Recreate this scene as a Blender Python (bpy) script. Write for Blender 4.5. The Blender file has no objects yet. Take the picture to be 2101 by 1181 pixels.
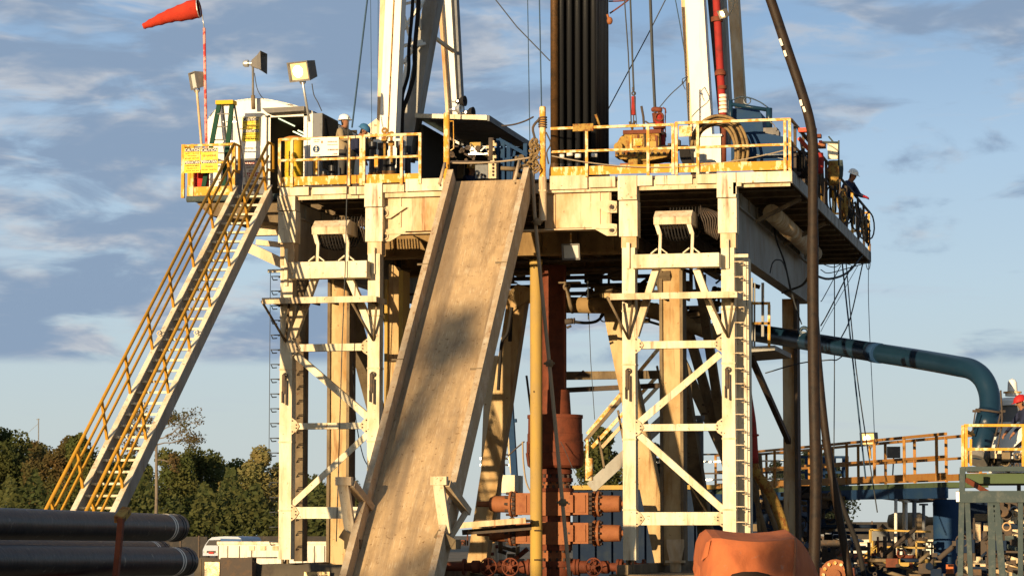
import bpy, math, random
from mathutils import Vector as V, Matrix
random.seed(7)
R=math.radians
scn=bpy.context.scene; COL=scn.collection
# ------------------------------------------------------------ camera
F=5600.;TH=math.atan(1290/5600*0.996);W,H=2101.,1181.;P=math.atan((1095-H/2)/F)
D0=59.;CAM=V((D0*math.sin(TH),-D0*math.cos(TH),2.6))
fw=V((-math.sin(TH)*math.cos(P),math.cos(TH)*math.cos(P),math.sin(P)))
rt=V((math.cos(TH),math.sin(TH),0)); upv=rt.cross(fw)
cd_=bpy.data.cameras.new('camera');cam=bpy.data.objects.new('camera',cd_);COL.objects.link(cam)
cam.location=CAM;cam.rotation_euler=(math.pi/2+P,0,TH)
cd_.sensor_width=36;cd_.lens=36*F/W;cd_.clip_start=.5;cd_.clip_end=6000
scn.camera=cam
scn.render.resolution_x=1024;scn.render.resolution_y=575
def ray(x,y): return fw+rt*((x-W/2)/F)-upv*((y-H/2)/F)
def at(x,y,Y): d=ray(x,y);return CAM+d*((Y-CAM.y)/d.y)      # survey of the photo: point on the plane Y
def atX(x,y,X): d=ray(x,y);return CAM+d*((X-CAM.x)/d.x)
def atZ(x,y,Z): d=ray(x,y);return CAM+d*((Z-CAM.z)/d.z)
def cd(x,y,D): return CAM+ray(x,y)*D
# ------------------------------------------------------------ materials
MT={}
def mat(name,col,rough=.6,metal=0.,c2=None,sc=3.,lo=.5,hi=.7,streak=1.,c3=None,sc3=30.,lo3=.6,hi3=.66,bump=0.,bsc=40.,spec=.22,emit=None,es=0):
    if not metal and name not in('glass_dark','blue_pipe','casing'):rough=min(.92,rough+.28)
    m=bpy.data.materials.new(name);m.use_nodes=True;nt=m.node_tree;N=nt.nodes;L=nt.links
    b=N['Principled BSDF'];b.inputs['Roughness'].default_value=rough;b.inputs['Metallic'].default_value=metal
    b.inputs['Specular IOR Level'].default_value=spec
    b.inputs['Base Color'].default_value=(*col,1)
    tc=N.new('ShaderNodeTexCoord')
    def noise(scale,st,det=5):
        mp=N.new('ShaderNodeMapping');mp.inputs['Scale'].default_value=(1,1,st);L.new(tc.outputs['Object'],mp.inputs[0])
        n=N.new('ShaderNodeTexNoise');n.inputs['Scale'].default_value=scale;n.inputs['Detail'].default_value=det;n.inputs['Roughness'].default_value=.65
        L.new(mp.outputs[0],n.inputs['Vector']);return n
    def ramp(n,a,c):
        r=N.new('ShaderNodeMapRange');r.inputs[1].default_value=a;r.inputs[2].default_value=c;r.clamp=True
        L.new(n.outputs['Fac'],r.inputs[0]);return r
    prev=None
    if c2:
        r=ramp(noise(sc,streak),lo,hi);mx=N.new('ShaderNodeMix');mx.data_type='RGBA'
        mx.inputs[6].default_value=(*col,1);mx.inputs[7].default_value=(*c2,1);L.new(r.outputs[0],mx.inputs[0]);prev=mx.outputs[2]
    if c3:
        r=ramp(noise(sc3,1),lo3,hi3);mx=N.new('ShaderNodeMix');mx.data_type='RGBA'
        if prev: L.new(prev,mx.inputs[6])
        else: mx.inputs[6].default_value=(*col,1)
        mx.inputs[7].default_value=(*c3,1);L.new(r.outputs[0],mx.inputs[0]);prev=mx.outputs[2]
    if name in('white','white_worn','cream','mast_white','shade_paint','gold_leg','container','ramp_wall'):
        r=ramp(noise(8,.08,4),.55,.70);q=ramp(noise(1.1,.6,3),.40,.58);mm=N.new('ShaderNodeMath');mm.operation='MULTIPLY';L.new(r.outputs[0],mm.inputs[0]);L.new(q.outputs[0],mm.inputs[1])
        m2=N.new('ShaderNodeMath');m2.operation='MULTIPLY';m2.inputs[1].default_value=.85 if name!='mast_white' else .35;L.new(mm.outputs[0],m2.inputs[0])
        mx=N.new('ShaderNodeMix');mx.data_type='RGBA';L.new(prev,mx.inputs[6]);mx.inputs[7].default_value=(.21,.095,.035,1);L.new(m2.outputs[0],mx.inputs[0]);prev=mx.outputs[2]
    if prev: L.new(prev,b.inputs['Base Color'])
    if bump:
        bp=N.new('ShaderNodeBump');bp.inputs['Strength'].default_value=bump;bp.inputs['Distance'].default_value=.02
        L.new(noise(bsc,1).outputs['Fac'],bp.inputs['Height']);L.new(bp.outputs[0],b.inputs['Normal'])
    if emit:
        b.inputs['Emission Color'].default_value=(*emit,1);b.inputs['Emission Strength'].default_value=es
    MT[name]=m;return m
mat('white',(.70,.63,.47),.5,c2=(.44,.32,.17),sc=2.0,lo=.44,hi=.74,streak=.3,c3=(.22,.10,.035),sc3=13,lo3=.62,hi3=.70,bump=.2,bsc=20)
mat('white_worn',(.64,.53,.37),.55,c2=(.38,.23,.10),sc=3,lo=.42,hi=.75,streak=.2,c3=(.16,.07,.03),sc3=18,lo3=.62,hi3=.7,bump=.3)
mat('cream',(.62,.51,.34),.55,c2=(.40,.22,.085),sc=1.6,lo=.42,hi=.68,streak=.35,c3=(.18,.08,.03),sc3=12,lo3=.68,hi3=.75,bump=.3)
mat('gold_leg',(.50,.365,.19),.55,c2=(.30,.17,.06),sc=1.8,lo=.42,hi=.7,streak=.4,c3=(.16,.07,.03),sc3=12,lo3=.64,hi3=.72,bump=.3)
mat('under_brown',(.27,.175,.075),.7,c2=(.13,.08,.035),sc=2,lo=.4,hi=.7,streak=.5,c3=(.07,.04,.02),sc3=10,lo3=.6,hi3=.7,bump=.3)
mat('yellow_far',(.34,.165,.04),.5,c2=(.30,.12,.03),sc=3)
mat('navy_shade',(.008,.018,.042),.6,c2=(.02,.03,.045),sc=2,lo=.5,hi=.75)  # blue steel darkened: the tank's shade is put into the colour
mat('mast_white',(.80,.77,.68),.45,c2=(.62,.55,.42),sc=1.5,lo=.5,hi=.85,streak=.2,c3=(.3,.2,.1),sc3=9,lo3=.72,hi3=.78)
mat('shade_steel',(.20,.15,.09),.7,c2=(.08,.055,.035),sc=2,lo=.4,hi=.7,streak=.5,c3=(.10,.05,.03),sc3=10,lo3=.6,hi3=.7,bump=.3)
mat('shade_paint',(.33,.32,.29),.5,c2=(.20,.18,.15),sc=1.6,lo=.4,hi=.75,streak=.5,c3=(.16,.1,.06),sc3=9,lo3=.68,hi3=.74,bump=.2)  # greyed white paint: shade of the girder sides put into the colour
mat('dark_steel',(.07,.055,.045),.6,c2=(.14,.08,.04),sc=4,lo=.5,hi=.75,bump=.3)
mat('yellow',(.58,.28,.035),.5,c2=(.75,.62,.36),sc=6,lo=.5,hi=.62,streak=.5,c3=(.25,.09,.03),sc3=25,lo3=.6,hi3=.68,bump=.3)
mat('yellow_pale',(.70,.58,.36),.5,c2=(.60,.27,.05),sc=7,lo=.44,hi=.56,c3=(.3,.12,.04),sc3=30,lo3=.6,hi3=.7,bump=.3)
mat('yellow_stair',(.42,.215,.02),.45,c2=(.33,.16,.02),sc=5,lo=.5,hi=.75,bump=.2)
mat('toe',(.55,.26,.035),.6,c2=(.74,.60,.32),sc=9,lo=.52,hi=.60,streak=.35,c3=(.3,.11,.03),sc3=22,lo3=.6,hi3=.68,bump=.3)
mat('yellow_pipe',(.42,.27,.06),.5,c2=(.30,.21,.09),sc=2,lo=.4,hi=.7,streak=.3,c3=(.15,.1,.05),sc3=20,lo3=.66,hi3=.72,bump=.2)
mat('ochre',(.34,.21,.05),.6,c2=(.22,.08,.02),sc=7,lo=.48,hi=.6,c3=(.06,.035,.02),sc3=18,lo3=.55,hi3=.65,bump=.4)
mat('bop_red',(.155,.042,.02),.45,c2=(.09,.028,.015),sc=5,lo=.45,hi=.7,c3=(.10,.04,.02),sc3=20,lo3=.62,hi3=.7,bump=.3)
mat('bop_orange',(.27,.10,.04),.45,c2=(.19,.06,.026),sc=5,lo=.5,hi=.75,c3=(.10,.04,.02),sc3=22,lo3=.64,hi3=.7,bump=.3)
mat('bolt',(.05,.035,.03),.5)
mat('red',(.28,.022,.018),.45,c2=(.16,.02,.015),sc=6,bump=.2)
mat('redwhite',(.72,.30,.24),.5,c2=(.45,.05,.04),sc=7,lo=.48,hi=.55)
mat('band_white',(.75,.68,.58),.5)
mat('band_orange',(.6,.2,.04),.5)
mat('pinkred',(.62,.09,.05),.4)
mat('blue_dark',(.010,.038,.10),.5,c2=(.02,.05,.095),sc=2.5,lo=.5,hi=.75,c3=(.10,.08,.07),sc3=9,lo3=.7,hi3=.76,bump=.2)
mat('blue_pipe',(.009,.030,.056),.3,c2=(.007,.024,.048),sc=.8,lo=.4,hi=.7,c3=(.03,.045,.055),sc3=14,lo3=.68,hi3=.74,bump=.15)
mat('green_beam',(.07,.10,.05),.6,c2=(.06,.07,.04),sc=3)
mat('grey_green',(.05,.068,.07),.6,c2=(.10,.11,.10),sc=5,lo=.5,hi=.7,bump=.2)
mat('drill_pipe',(.026,.027,.03),.34,metal=.4,c2=(.04,.038,.038),sc=3,lo=.5,hi=.75,streak=.15,bump=.15)
mat('drill_pipe_rust',(.10,.05,.018),.5,metal=.3,c2=(.05,.03,.015),sc=6,lo=.45,hi=.65,bump=.4)
mat('casing',(.010,.010,.012),.42,c2=(.035,.032,.028),sc=3,lo=.45,hi=.8,c3=(.16,.145,.12),sc3=7,lo3=.62,hi3=.72,bump=.25,bsc=12)
mat('rubber',(.016,.014,.013),.5,bump=.2)
mat('hose_brown',(.026,.015,.008),.3,c2=(.012,.008,.006),sc=6,lo=.45,hi=.65,c3=(.3,.25,.16),sc3=3,lo3=.72,hi3=.74,bump=.3)
mat('coil',(.24,.16,.07),.6,c2=(.10,.06,.03),sc=8,bump=.4)
mat('cable',(.05,.055,.06),.5)
mat('cable_blue',(.035,.07,.12),.5)
mat('rope',(.32,.25,.17),.8,bump=.3)
mat('orange_tarp',(.46,.13,.045),.6,c2=(.33,.09,.035),sc=2,lo=.45,hi=.7,streak=.4,c3=(.35,.16,.1),sc3=9,lo3=.62,hi3=.72,bump=.9,bsc=4)
mat('sock',(.42,.036,.016),.7,c2=(.28,.022,.012),sc=2,lo=.45,hi=.7,bump=.3,bsc=5)
mat('alu',(.52,.52,.50),.35,metal=.6)
mat('lamp_grey',(.15,.14,.13),.5,c2=(.22,.2,.17),sc=6)
mat('lens_dim',(.50,.50,.46),.3)
mat('lens_lit',(.15,.1,.05),.3,emit=(1,.60,.18),es=1.25)
mat('bulb_lit',(.9,.8,.6),.3,emit=(1,.85,.55),es=5)
mat('tube_lit',(.6,.6,.5),.3,emit=(.9,1,.6),es=1.0)
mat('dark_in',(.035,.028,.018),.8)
mat('cabin_white',(.78,.76,.70),.45,c2=(.66,.62,.54),sc=2,lo=.5,hi=.8,streak=.3)
mat('cabin_grey',(.17,.175,.18),.5,c2=(.11,.11,.11),sc=4)
mat('ladder_green',(.008,.045,.026),.5)
mat('sign_yellow',(.78,.60,.06),.5,c2=(.74,.62,.2),sc=6)
mat('sign_white',(.78,.74,.64),.5,c2=(.62,.55,.42),sc=8,lo=.55,hi=.75)
mat('ink',(.03,.02,.015),.6)
mat('ink_brown',(.25,.13,.04),.6)
mat('ink_red',(.35,.04,.03),.6)
mat('ink_yellow',(.72,.58,.1),.6)
mat('ink_blue',(.03,.06,.12),.6)
mat('drum_yellow',(.55,.36,.02),.45,c2=(.4,.22,.02),sc=5)
mat('drum_lid',(.40,.16,.04),.6)
mat('drum_red',(.50,.03,.02),.4)
mat('container',(.62,.60,.52),.6,c2=(.5,.46,.38),sc=1.5,lo=.45,hi=.8,streak=.3)
mat('van_white',(.36,.40,.47),.3)
mat('van_blue',(.03,.08,.2),.35)
mat('glass_dark',(.015,.02,.03),.1)
mat('fence_dark',(.035,.032,.03),.8,c2=(.06,.05,.04),sc=1.5)
mat('gold_glint',(.45,.34,.16),.35,metal=.3,c2=(.12,.09,.06),sc=5,lo=.45,hi=.6,bump=.6,bsc=8)  # colour of golden reflections, used on thin plates
mat('canvas',(.09,.075,.055),.8,c2=(.05,.04,.035),sc=2,bump=.4,bsc=5)
mat('skin',(.26,.12,.065),.55)
mat('hat_white',(.80,.78,.72),.3)
mat('hat_blue',(.03,.11,.22),.3)
mat('hat_red',(.40,.02,.02),.3)
mat('hat_tan',(.45,.26,.07),.4)
mat('khaki',(.26,.20,.12),.8,bump=.3)
mat('trouser_grey',(.06,.055,.05),.8)
mat('navy',(.018,.022,.05),.8,bump=.3)
mat('brown_cloth',(.14,.08,.045),.8)
mat('glove_red',(.42,.02,.03),.6)
mat('boot',(.02,.015,.012),.6)
mat('hair',(.02,.013,.01),.6)
mat('bark',(.16,.13,.10),.9,c2=(.08,.06,.045),sc=3,streak=.3,bump=.5)
def leafmat(name,a,b,sc=.25):
    m=mat(name,a,.6,c2=b,sc=sc,lo=.42,hi=.6)
    bs=m.node_tree.nodes['Principled BSDF'];N=m.node_tree.nodes;L=m.node_tree.links
    tr=N.new('ShaderNodeBsdfTranslucent');mx=N.new('ShaderNodeMixShader');mx.inputs[0].default_value=.3
    src=bs.inputs['Base Color'].links[0].from_socket;L.new(src,tr.inputs[0])
    L.new(bs.outputs[0],mx.inputs[1]);L.new(tr.outputs[0],mx.inputs[2]);L.new(mx.outputs[0],N['Material Output'].inputs[0])
leafmat('leaf_dark',(.055,.07,.02),(.09,.09,.025))
leafmat('leaf_mid',(.075,.095,.025),(.125,.12,.033))
leafmat('leaf_rust',(.085,.08,.025),(.14,.09,.033))
leafmat('leaf_light',(.18,.18,.06),(.26,.2,.07))
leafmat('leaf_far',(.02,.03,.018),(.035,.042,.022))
# ramp floor: scratched, muddy steel
def ramp_mat():
    m=mat('ramp_floor',(.45,.31,.165),.6,c2=(.33,.225,.125),sc=3.2,lo=.40,hi=.72,streak=.6,c3=(.20,.115,.05),sc3=12,lo3=.60,hi3=.68,bump=.35,bsc=14)
    nt=m.node_tree;N=nt.nodes;L=nt.links;bs=N['Principled BSDF']
    src=bs.inputs['Base Color'].links[0].from_socket
    tc=N.new('ShaderNodeTexCoord');rot=N.new('ShaderNodeMapping');rot.inputs['Rotation'].default_value=(-R(47),0,0)
    L.new(tc.outputs['Object'],rot.inputs[0])
    mp=N.new('ShaderNodeMapping');mp.inputs['Scale'].default_value=(46,2.6,2.6);L.new(rot.outputs[0],mp.inputs[0])
    n=N.new('ShaderNodeTexNoise');n.inputs['Scale'].default_value=1.2;n.inputs['Detail'].default_value=6;L.new(mp.outputs[0],n.inputs['Vector'])
    r=N.new('ShaderNodeMapRange');r.inputs[1].default_value=.56;r.inputs[2].default_value=.66;L.new(n.outputs['Fac'],r.inputs[0])
    # scratches concentrate down the middle
    mx=N.new('ShaderNodeMix');mx.data_type='RGBA';L.new(src,mx.inputs[6]);mx.inputs[7].default_value=(.62,.50,.34,1)
    mul=N.new('ShaderNodeMath');mul.operation='MULTIPLY';mul.inputs[1].default_value=.5;L.new(r.outputs[0],mul.inputs[0])
    L.new(mul.outputs[0],mx.inputs[0])
    mp2=N.new('ShaderNodeMapping');mp2.inputs['Scale'].default_value=(2.6,.22,.22);mp2.inputs['Location'].default_value=(3,1,0);L.new(rot.outputs[0],mp2.inputs[0])
    n2=N.new('ShaderNodeTexNoise');n2.inputs['Scale'].default_value=1;n2.inputs['Detail'].default_value=3;L.new(mp2.outputs[0],n2.inputs['Vector'])
    r2=N.new('ShaderNodeMapRange');r2.inputs[1].default_value=.45;r2.inputs[2].default_value=.62;r2.inputs[4].default_value=.75;L.new(n2.outputs['Fac'],r2.inputs[0])
    mx2=N.new('ShaderNodeMix');mx2.data_type='RGBA';L.new(mx.outputs[2],mx2.inputs[6]);mx2.inputs[7].default_value=(.17,.125,.085,1);L.new(r2.outputs[0],mx2.inputs[0])
    mp3=N.new('ShaderNodeMapping');mp3.inputs['Scale'].default_value=(5,.7,.7);mp3.inputs['Location'].default_value=(9,4,0);L.new(rot.outputs[0],mp3.inputs[0])
    n3=N.new('ShaderNodeTexNoise');n3.inputs['Scale'].default_value=1;n3.inputs['Detail'].default_value=7;n3.inputs['Roughness'].default_value=.7;L.new(mp3.outputs[0],n3.inputs['Vector'])
    r3=N.new('ShaderNodeMapRange');r3.inputs[1].default_value=.52;r3.inputs[2].default_value=.72;r3.inputs[4].default_value=.55;L.new(n3.outputs['Fac'],r3.inputs[0])
    mx3=N.new('ShaderNodeMix');mx3.data_type='RGBA';L.new(mx2.outputs[2],mx3.inputs[6]);mx3.inputs[7].default_value=(.15,.095,.05,1);L.new(r3.outputs[0],mx3.inputs[0])
    L.new(mx3.outputs[2],bs.inputs['Base Color'])
ramp_mat()
mat('ramp_wall',(.40,.30,.19),.55,c2=(.52,.44,.32),sc=4,lo=.5,hi=.7,c3=(.16,.09,.05),sc3=16,lo3=.6,hi3=.68,bump=.3)
# ------------------------------------------------------------ mesh builder
class MB:
    def __init__(s): s.v=[];s.f=[];s.s=[];s.c=[]
    def cut(s): s.c.append((len(s.v),len(s.f)));return s
    def add(s,vs,fs,sm=False):
        o=len(s.v);s.v+=[V(p) for p in vs];s.f+=[tuple(i+o for i in f) for f in fs];s.s+=[sm]*len(fs);return s
    def box(s,x0,x1,y0,y1,z0,z1):
        x0,x1=sorted((x0,x1));y0,y1=sorted((y0,y1));z0,z1=sorted((z0,z1))
        return s.add([(x,y,z) for x in(x0,x1) for y in(y0,y1) for z in(z0,z1)],
          [(0,1,3,2),(4,6,7,5),(0,4,5,1),(2,3,7,6),(0,2,6,4),(1,5,7,3)])
    def pbox(s,l,t,r,b,Y,d):
        cx,cy=(l+r)/2,(t+b)/2
        return s.box(at(l,cy,Y).x,at(r,cy,Y).x,Y,Y+d,at(cx,b,Y).z,at(cx,t,Y).z)
    def bar(s,p,q,w,h,hint=None):
        p,q=V(p),V(q);d=(q-p).normalized()
        u=V(hint) if hint else (V((0,1,0)) if abs(d.y)<.9 else V((0,0,1)))
        a=d.cross(u).normalized();b=a.cross(d).normalized()   # b ~ hint direction: size h ; a: size w
        vs=[c+a*(i*w/2)+b*(j*h/2) for c in(p,q) for i,j in((-1,-1),(1,-1),(1,1),(-1,1))]
        return s.add(vs,[(3,2,1,0),(4,5,6,7),(0,1,5,4),(1,2,6,5),(2,3,7,6),(3,0,4,7)])
    def ibeam(s,p,q,w,h,t=.02,hint=(0,0,1)):
        p,q=V(p),V(q);d=(q-p).normalized();a=d.cross(V(hint)).normalized();b=a.cross(d).normalized()
        s.bar(p,q,t,h-2*t,hint)
        s.bar(p+b*(h/2-t/2),q+b*(h/2-t/2),w,t,hint);s.bar(p-b*(h/2-t/2),q-b*(h/2-t/2),w,t,hint);return s
    def tube(s,pts,r,n=8,cap=True):
        pts=[V(p) for p in pts];m=len(pts)
        rr=r if isinstance(r,(list,tuple)) else [r]*m
        t0=(pts[1]-pts[0]).normalized();a=t0.orthogonal().normalized();vs=[]
        for i,p in enumerate(pts):
            if i==0:t=pts[1]-p
            elif i==m-1:t=p-pts[i-1]
            else:t=(pts[i+1]-p).normalized()+(p-pts[i-1]).normalized()
            if t.length<1e-9:t=t0
            t.normalize();a=(a-t*a.dot(t));a=a.normalized() if a.length>1e-6 else t.orthogonal().normalized();b=t.cross(a)
            vs+=[p+(a*math.cos(2*math.pi*k/n)+b*math.sin(2*math.pi*k/n))*rr[i] for k in range(n)]
        fs=[(i*n+k,i*n+(k+1)%n,(i+1)*n+(k+1)%n,(i+1)*n+k) for i in range(m-1) for k in range(n)]
        s.add(vs,fs,n>5)
        if cap:
            o=len(s.v)-len(vs);s.f+=[tuple(o+k for k in reversed(range(n))),tuple(o+(m-1)*n+k for k in range(n))];s.s+=[False,False]
        return s
    def lathe(s,c,ax,prof,n=20):          # prof: (distance along axis, radius); flat-capped
        c=V(c);ax=V(ax).normalized();a=ax.orthogonal().normalized();b=ax.cross(a)
        for (t0,r0),(t1,r1) in zip(prof,prof[1:]):
            vs=[c+ax*t+(a*math.cos(2*math.pi*k/n)+b*math.sin(2*math.pi*k/n))*r for t,r in((t0,r0),(t1,r1)) for k in range(n)]
            s.add(vs,[(k,(k+1)%n,n+(k+1)%n,n+k) for k in range(n)],abs(t1-t0)>1e-4)
        return s
    def prism(s,poly,vec):
        n=len(poly);vec=V(vec);poly=[V(p) for p in poly]
        return s.add(poly+[p+vec for p in poly],[tuple(range(n)),tuple(reversed(range(n,2*n)))]+[(k,n+k,n+(k+1)%n,(k+1)%n) for k in range(n)])
    def ring(s,c,ax,R0,r,n=20,m=6,a0=0,a1=2*math.pi):
        c=V(c);ax=V(ax).normalized();a=ax.orthogonal().normalized();b=ax.cross(a)
        full=abs(a1-a0-2*math.pi)<1e-6
        pts=[c+(a*math.cos(a0+(a1-a0)*k/n)+b*math.sin(a0+(a1-a0)*k/n))*R0 for k in range(n+1)]
        return s.tube(pts,r,m,not full)
    def sphere(s,c,r,n=12,m=8,sq=(1,1,1)):
        c=V(c);vs=[];
        for i in range(m+1):
            ph=math.pi*i/m
            for k in range(n):
                th=2*math.pi*k/n;vs.append(c+V((r*sq[0]*math.sin(ph)*math.cos(th),r*sq[1]*math.sin(ph)*math.sin(th),r*sq[2]*math.cos(ph))))
        return s.add(vs,[(i*n+k,(i+1)*n+k,(i+1)*n+(k+1)%n,i*n+(k+1)%n) for i in range(m) for k in range(n)],True)
    def build(s,name,m,parent=None):
        if s.c:
            cs=s.c+[(len(s.v),len(s.f))];s.c=[];v0=f0=0;o=None
            for v1,f1 in cs:
                if v1>v0:
                    q=MB();q.v=s.v[v0:v1];q.f=[tuple(i-v0 for i in f) for f in s.f[f0:f1]];q.s=s.s[f0:f1];o_=q.build(name,m,parent);o=o or o_
                v0,f0=v1,f1
            return o
        base=V((0,0,0));p=parent
        while p: base=base+V(p.location);p=p.parent
        me=bpy.data.meshes.new(name);me.from_pydata([tuple(v-base) for v in s.v],[],s.f)
        me.polygons.foreach_set('use_smooth',s.s)
        ms=m if isinstance(m,list) else [m]
        for k in ms: me.materials.append(MT[k])
        me.validate();me.update()
        o=bpy.data.objects.new(name,me);COL.objects.link(o)
        if parent:o.parent=parent
        return o
def tag(o,label=None,cat=None,group=None,kind=None):
    if label:o['label']=label
    if cat:o['category']=cat
    if group:o['group']=group
    if kind:o['kind']=kind
    return o
def thing(name,label,cat,loc,group=None,rz=0):
    o=bpy.data.objects.new(name,None);COL.objects.link(o);o.location=V(loc);o.rotation_euler=(0,0,rz);o.empty_display_size=.2
    return tag(o,label,cat,group)
def one(mb,name,m,label,cat,group=None): # single-mesh thing whose origin is its lowest middle
    vs=mb.v;lo=min(v.z for v in vs);c=V((sum(v.x for v in vs)/len(vs),sum(v.y for v in vs)/len(vs),lo))
    mb.v=[v-c for v in vs];o=mb.build(name,m);o.location=c;return tag(o,label,cat,group)
def dup(root,loc,label=None,rz=None,scale=None):
    r=root.copy();COL.objects.link(r);r.location=V(loc)
    if label:r['label']=label
    if rz is not None:r.rotation_euler=(0,0,rz)
    if scale:r.scale=scale if not isinstance(scale,(int,float)) else (scale,)*3
    for ch in list(root.children):
        c=ch.copy();COL.objects.link(c);c.parent=r
        for g in list(ch.children):
            d=g.copy();COL.objects.link(d);d.parent=c
    return r
def text(s,c,w,m,parent,h=None,name='lettering',rot=(R(90),0,0)):
    cu=bpy.data.curves.new(name,'FONT');cu.body=s;cu.align_x='CENTER';cu.align_y='CENTER';cu.size=1;cu.extrude=.03;cu.resolution_u=2;cu.offset=.012
    t=bpy.data.objects.new(name,cu);COL.objects.link(t)
    dg=bpy.context.evaluated_depsgraph_get();me=bpy.data.meshes.new_from_object(t.evaluated_get(dg))
    bpy.data.objects.remove(t);bpy.data.curves.remove(cu)
    xs=[v.co.x for v in me.vertices];ys=[v.co.y for v in me.vertices]
    sx=w/(max(xs)-min(xs));sy=(h/(max(ys)-min(ys))) if h else sx
    cx,cy=(max(xs)+min(xs))/2,(max(ys)+min(ys))/2
    for v in me.vertices: v.co=V(((v.co.x-cx)*sx,(v.co.y-cy)*sy,v.co.z*.06))
    me.transform(Matrix.Rotation(rot[2],4,'Z')@Matrix.Rotation(rot[0],4,'X'))
    me.materials.clear();me.materials.append(MT[m])
    o=bpy.data.objects.new(name,me);COL.objects.link(o)
    base=V((0,0,0));p=parent
    while p: base=base+V(p.location);p=p.parent
    o.parent=parent;o.location=V(c)-base;return o
def sag(p,q,d,n=10): # hanging line
    p,q=V(p),V(q);return [p.lerp(q,k/n)-V((0,0,4*d*(k/n)*(1-k/n))) for k in range(n+1)]
def smooth_path(pts,n=6):
    pts=[V(p) for p in pts];out=[]
    P_=[pts[0]*2-pts[1]]+pts+[pts[-1]*2-pts[-2]]
    for i in range(1,len(P_)-2):
        a,b,c,d=P_[i-1:i+3]
        for k in range(n):
            t=k/n;out.append(.5*((2*b)+(c-a)*t+(2*a-5*b+4*c-d)*t*t+(3*b-a-3*c+d)*t**3))
    out.append(pts[-1]);return out
# ------------------------------------------------------------ light and sky
az,el=R(16),R(6.5)   # light travels towards +X +Y, low evening sun behind the camera's left shoulder
sd=V((math.sin(az)*math.cos(el),math.cos(az)*math.cos(el),-math.sin(el)))
sl=bpy.data.lights.new('sun','SUN');sl.energy=5;sl.angle=R(.5);sl.color=(1,.75,.44)
so=bpy.data.objects.new('sun',sl);COL.objects.link(so);so.rotation_euler=sd.to_track_quat('-Z','Y').to_euler();so.location=(-40,-60,40)
w=bpy.data.worlds.new('World');scn.world=w;w.use_nodes=True;nt=w.node_tree;N=nt.nodes;L=nt.links
bg=N['Background'];bg.inputs['Strength'].default_value=.12
sky=N.new('ShaderNodeTexSky');sky.sky_type='NISHITA';sky.sun_disc=False;sky.sun_elevation=R(6.5);sky.sun_rotation=math.pi+az
sky.air_density=1.0;sky.dust_density=.6;sky.ozone_density=1.6
geo=N.new('ShaderNodeTexCoord')
def mth(op,a,b=None,c=None):
    n=N.new('ShaderNodeMath');n.operation=op
    for i,x in enumerate((a,b,c)):
        if x is None:continue
        if isinstance(x,(int,float)):n.inputs[i].default_value=x
        else:L.new(x,n.inputs[i])
    return n.outputs[0]
def mrange(x,a,b,c=0,d=1):
    n=N.new('ShaderNodeMapRange');n.clamp=True;n.interpolation_type='SMOOTHSTEP'
    for i,k in enumerate((a,b,c,d)):n.inputs[i+1].default_value=k
    L.new(x,n.inputs[0]);return n.outputs[0]
sep=N.new('ShaderNodeSeparateXYZ');L.new(geo.outputs['Generated'],sep.inputs[0])
azi=mth('ARCTAN2',sep.outputs[0],sep.outputs[1]);ele=mth('ARCSINE',sep.outputs[2])
cmb=N.new('ShaderNodeCombineXYZ');L.new(azi,cmb.inputs[0]);L.new(ele,cmb.inputs[1])
def wn(scx,scy,det,ox=0,oy=0,dist=.3,rough=.6):
    mp=N.new('ShaderNodeMapping');mp.inputs['Scale'].default_value=(scx,scy,1);mp.inputs['Location'].default_value=(ox,oy,0);L.new(cmb.outputs[0],mp.inputs[0])
    n=N.new('ShaderNodeTexNoise');n.inputs['Scale'].default_value=1;n.inputs['Detail'].default_value=det;n.inputs['Roughness'].default_value=rough;n.inputs['Distortion'].default_value=dist
    L.new(mp.outputs[0],n.inputs['Vector']);return n.outputs['Fac']
def wmix(f,a,b):
    n=N.new('ShaderNodeMix');n.data_type='RGBA';L.new(f,n.inputs[0])
    for i,x in((6,a),(7,b)):
        if isinstance(x,tuple):n.inputs[i].default_value=(*x,1)
        else:L.new(x,n.inputs[i])
    return n.outputs[2]
GRAY=(1.3,1.8,2.55);PINK=(3.35,3.35,3.4)
# base sky tint: height ramp mixed over Nishita, overhead part darkened to cut the fill; clouds are laid over it by direction
left=mrange(azi,-.10,-.36,0,1)
n1=wn(19,62,7,1.3,4.0,.45,.57);n2=wn(20,70,4,7.1,2.0,.4,.6);n3=wn(9,30,3,5.0,9.0,.2,.5)
den=mth('ADD',mth('MULTIPLY',n1,.75),mth('MULTIPLY',n3,.45));den=mth('ADD',den,mth('MULTIPLY',left,.085))
edge=mth('ADD',mrange(ele,.060,.0655),0)
den=mth('ADD',den,mrange(ele,.10,.20,0,.05))
cov=mth('MULTIPLY',mth('MULTIPLY',mrange(mth('SUBTRACT',den,mrange(azi,-.22,-.06,0,.045)),.56,.73),edge),.95)
rgb=N.new('ShaderNodeValToRGB');cr=rgb.color_ramp
cr.elements[0].position=0;cr.elements[0].color=(2.9/4,3.25/4,3.35/4,1);cr.elements[1].position=1;cr.elements[1].color=(.45/4,.6/4,.95/4,1)
for p_,c_ in ((.06,(2.75,3.25,3.5)),(.13,(2.5,3.25,3.95)),(.2,(2.1,2.95,4.0)),(.27,(1.4,2.2,3.4)),(.42,(1.0,1.6,2.6)),(.7,(.5,.7,1.1))):  # last stops: added dark cloud overhead, out of view, to weaken ambient light
    e_=cr.elements.new(p_);e_.color=(c_[0]/4,c_[1]/4,c_[2]/4,1)
L.new(mth('MULTIPLY',ele,1/.7),rgb.inputs[0])
x4=N.new('ShaderNodeVectorMath');x4.operation='SCALE';x4.inputs['Scale'].default_value=4;L.new(rgb.outputs[0],x4.inputs[0])
behind=mrange(sep.outputs[1],-.35,.25,.35,.9)
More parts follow.
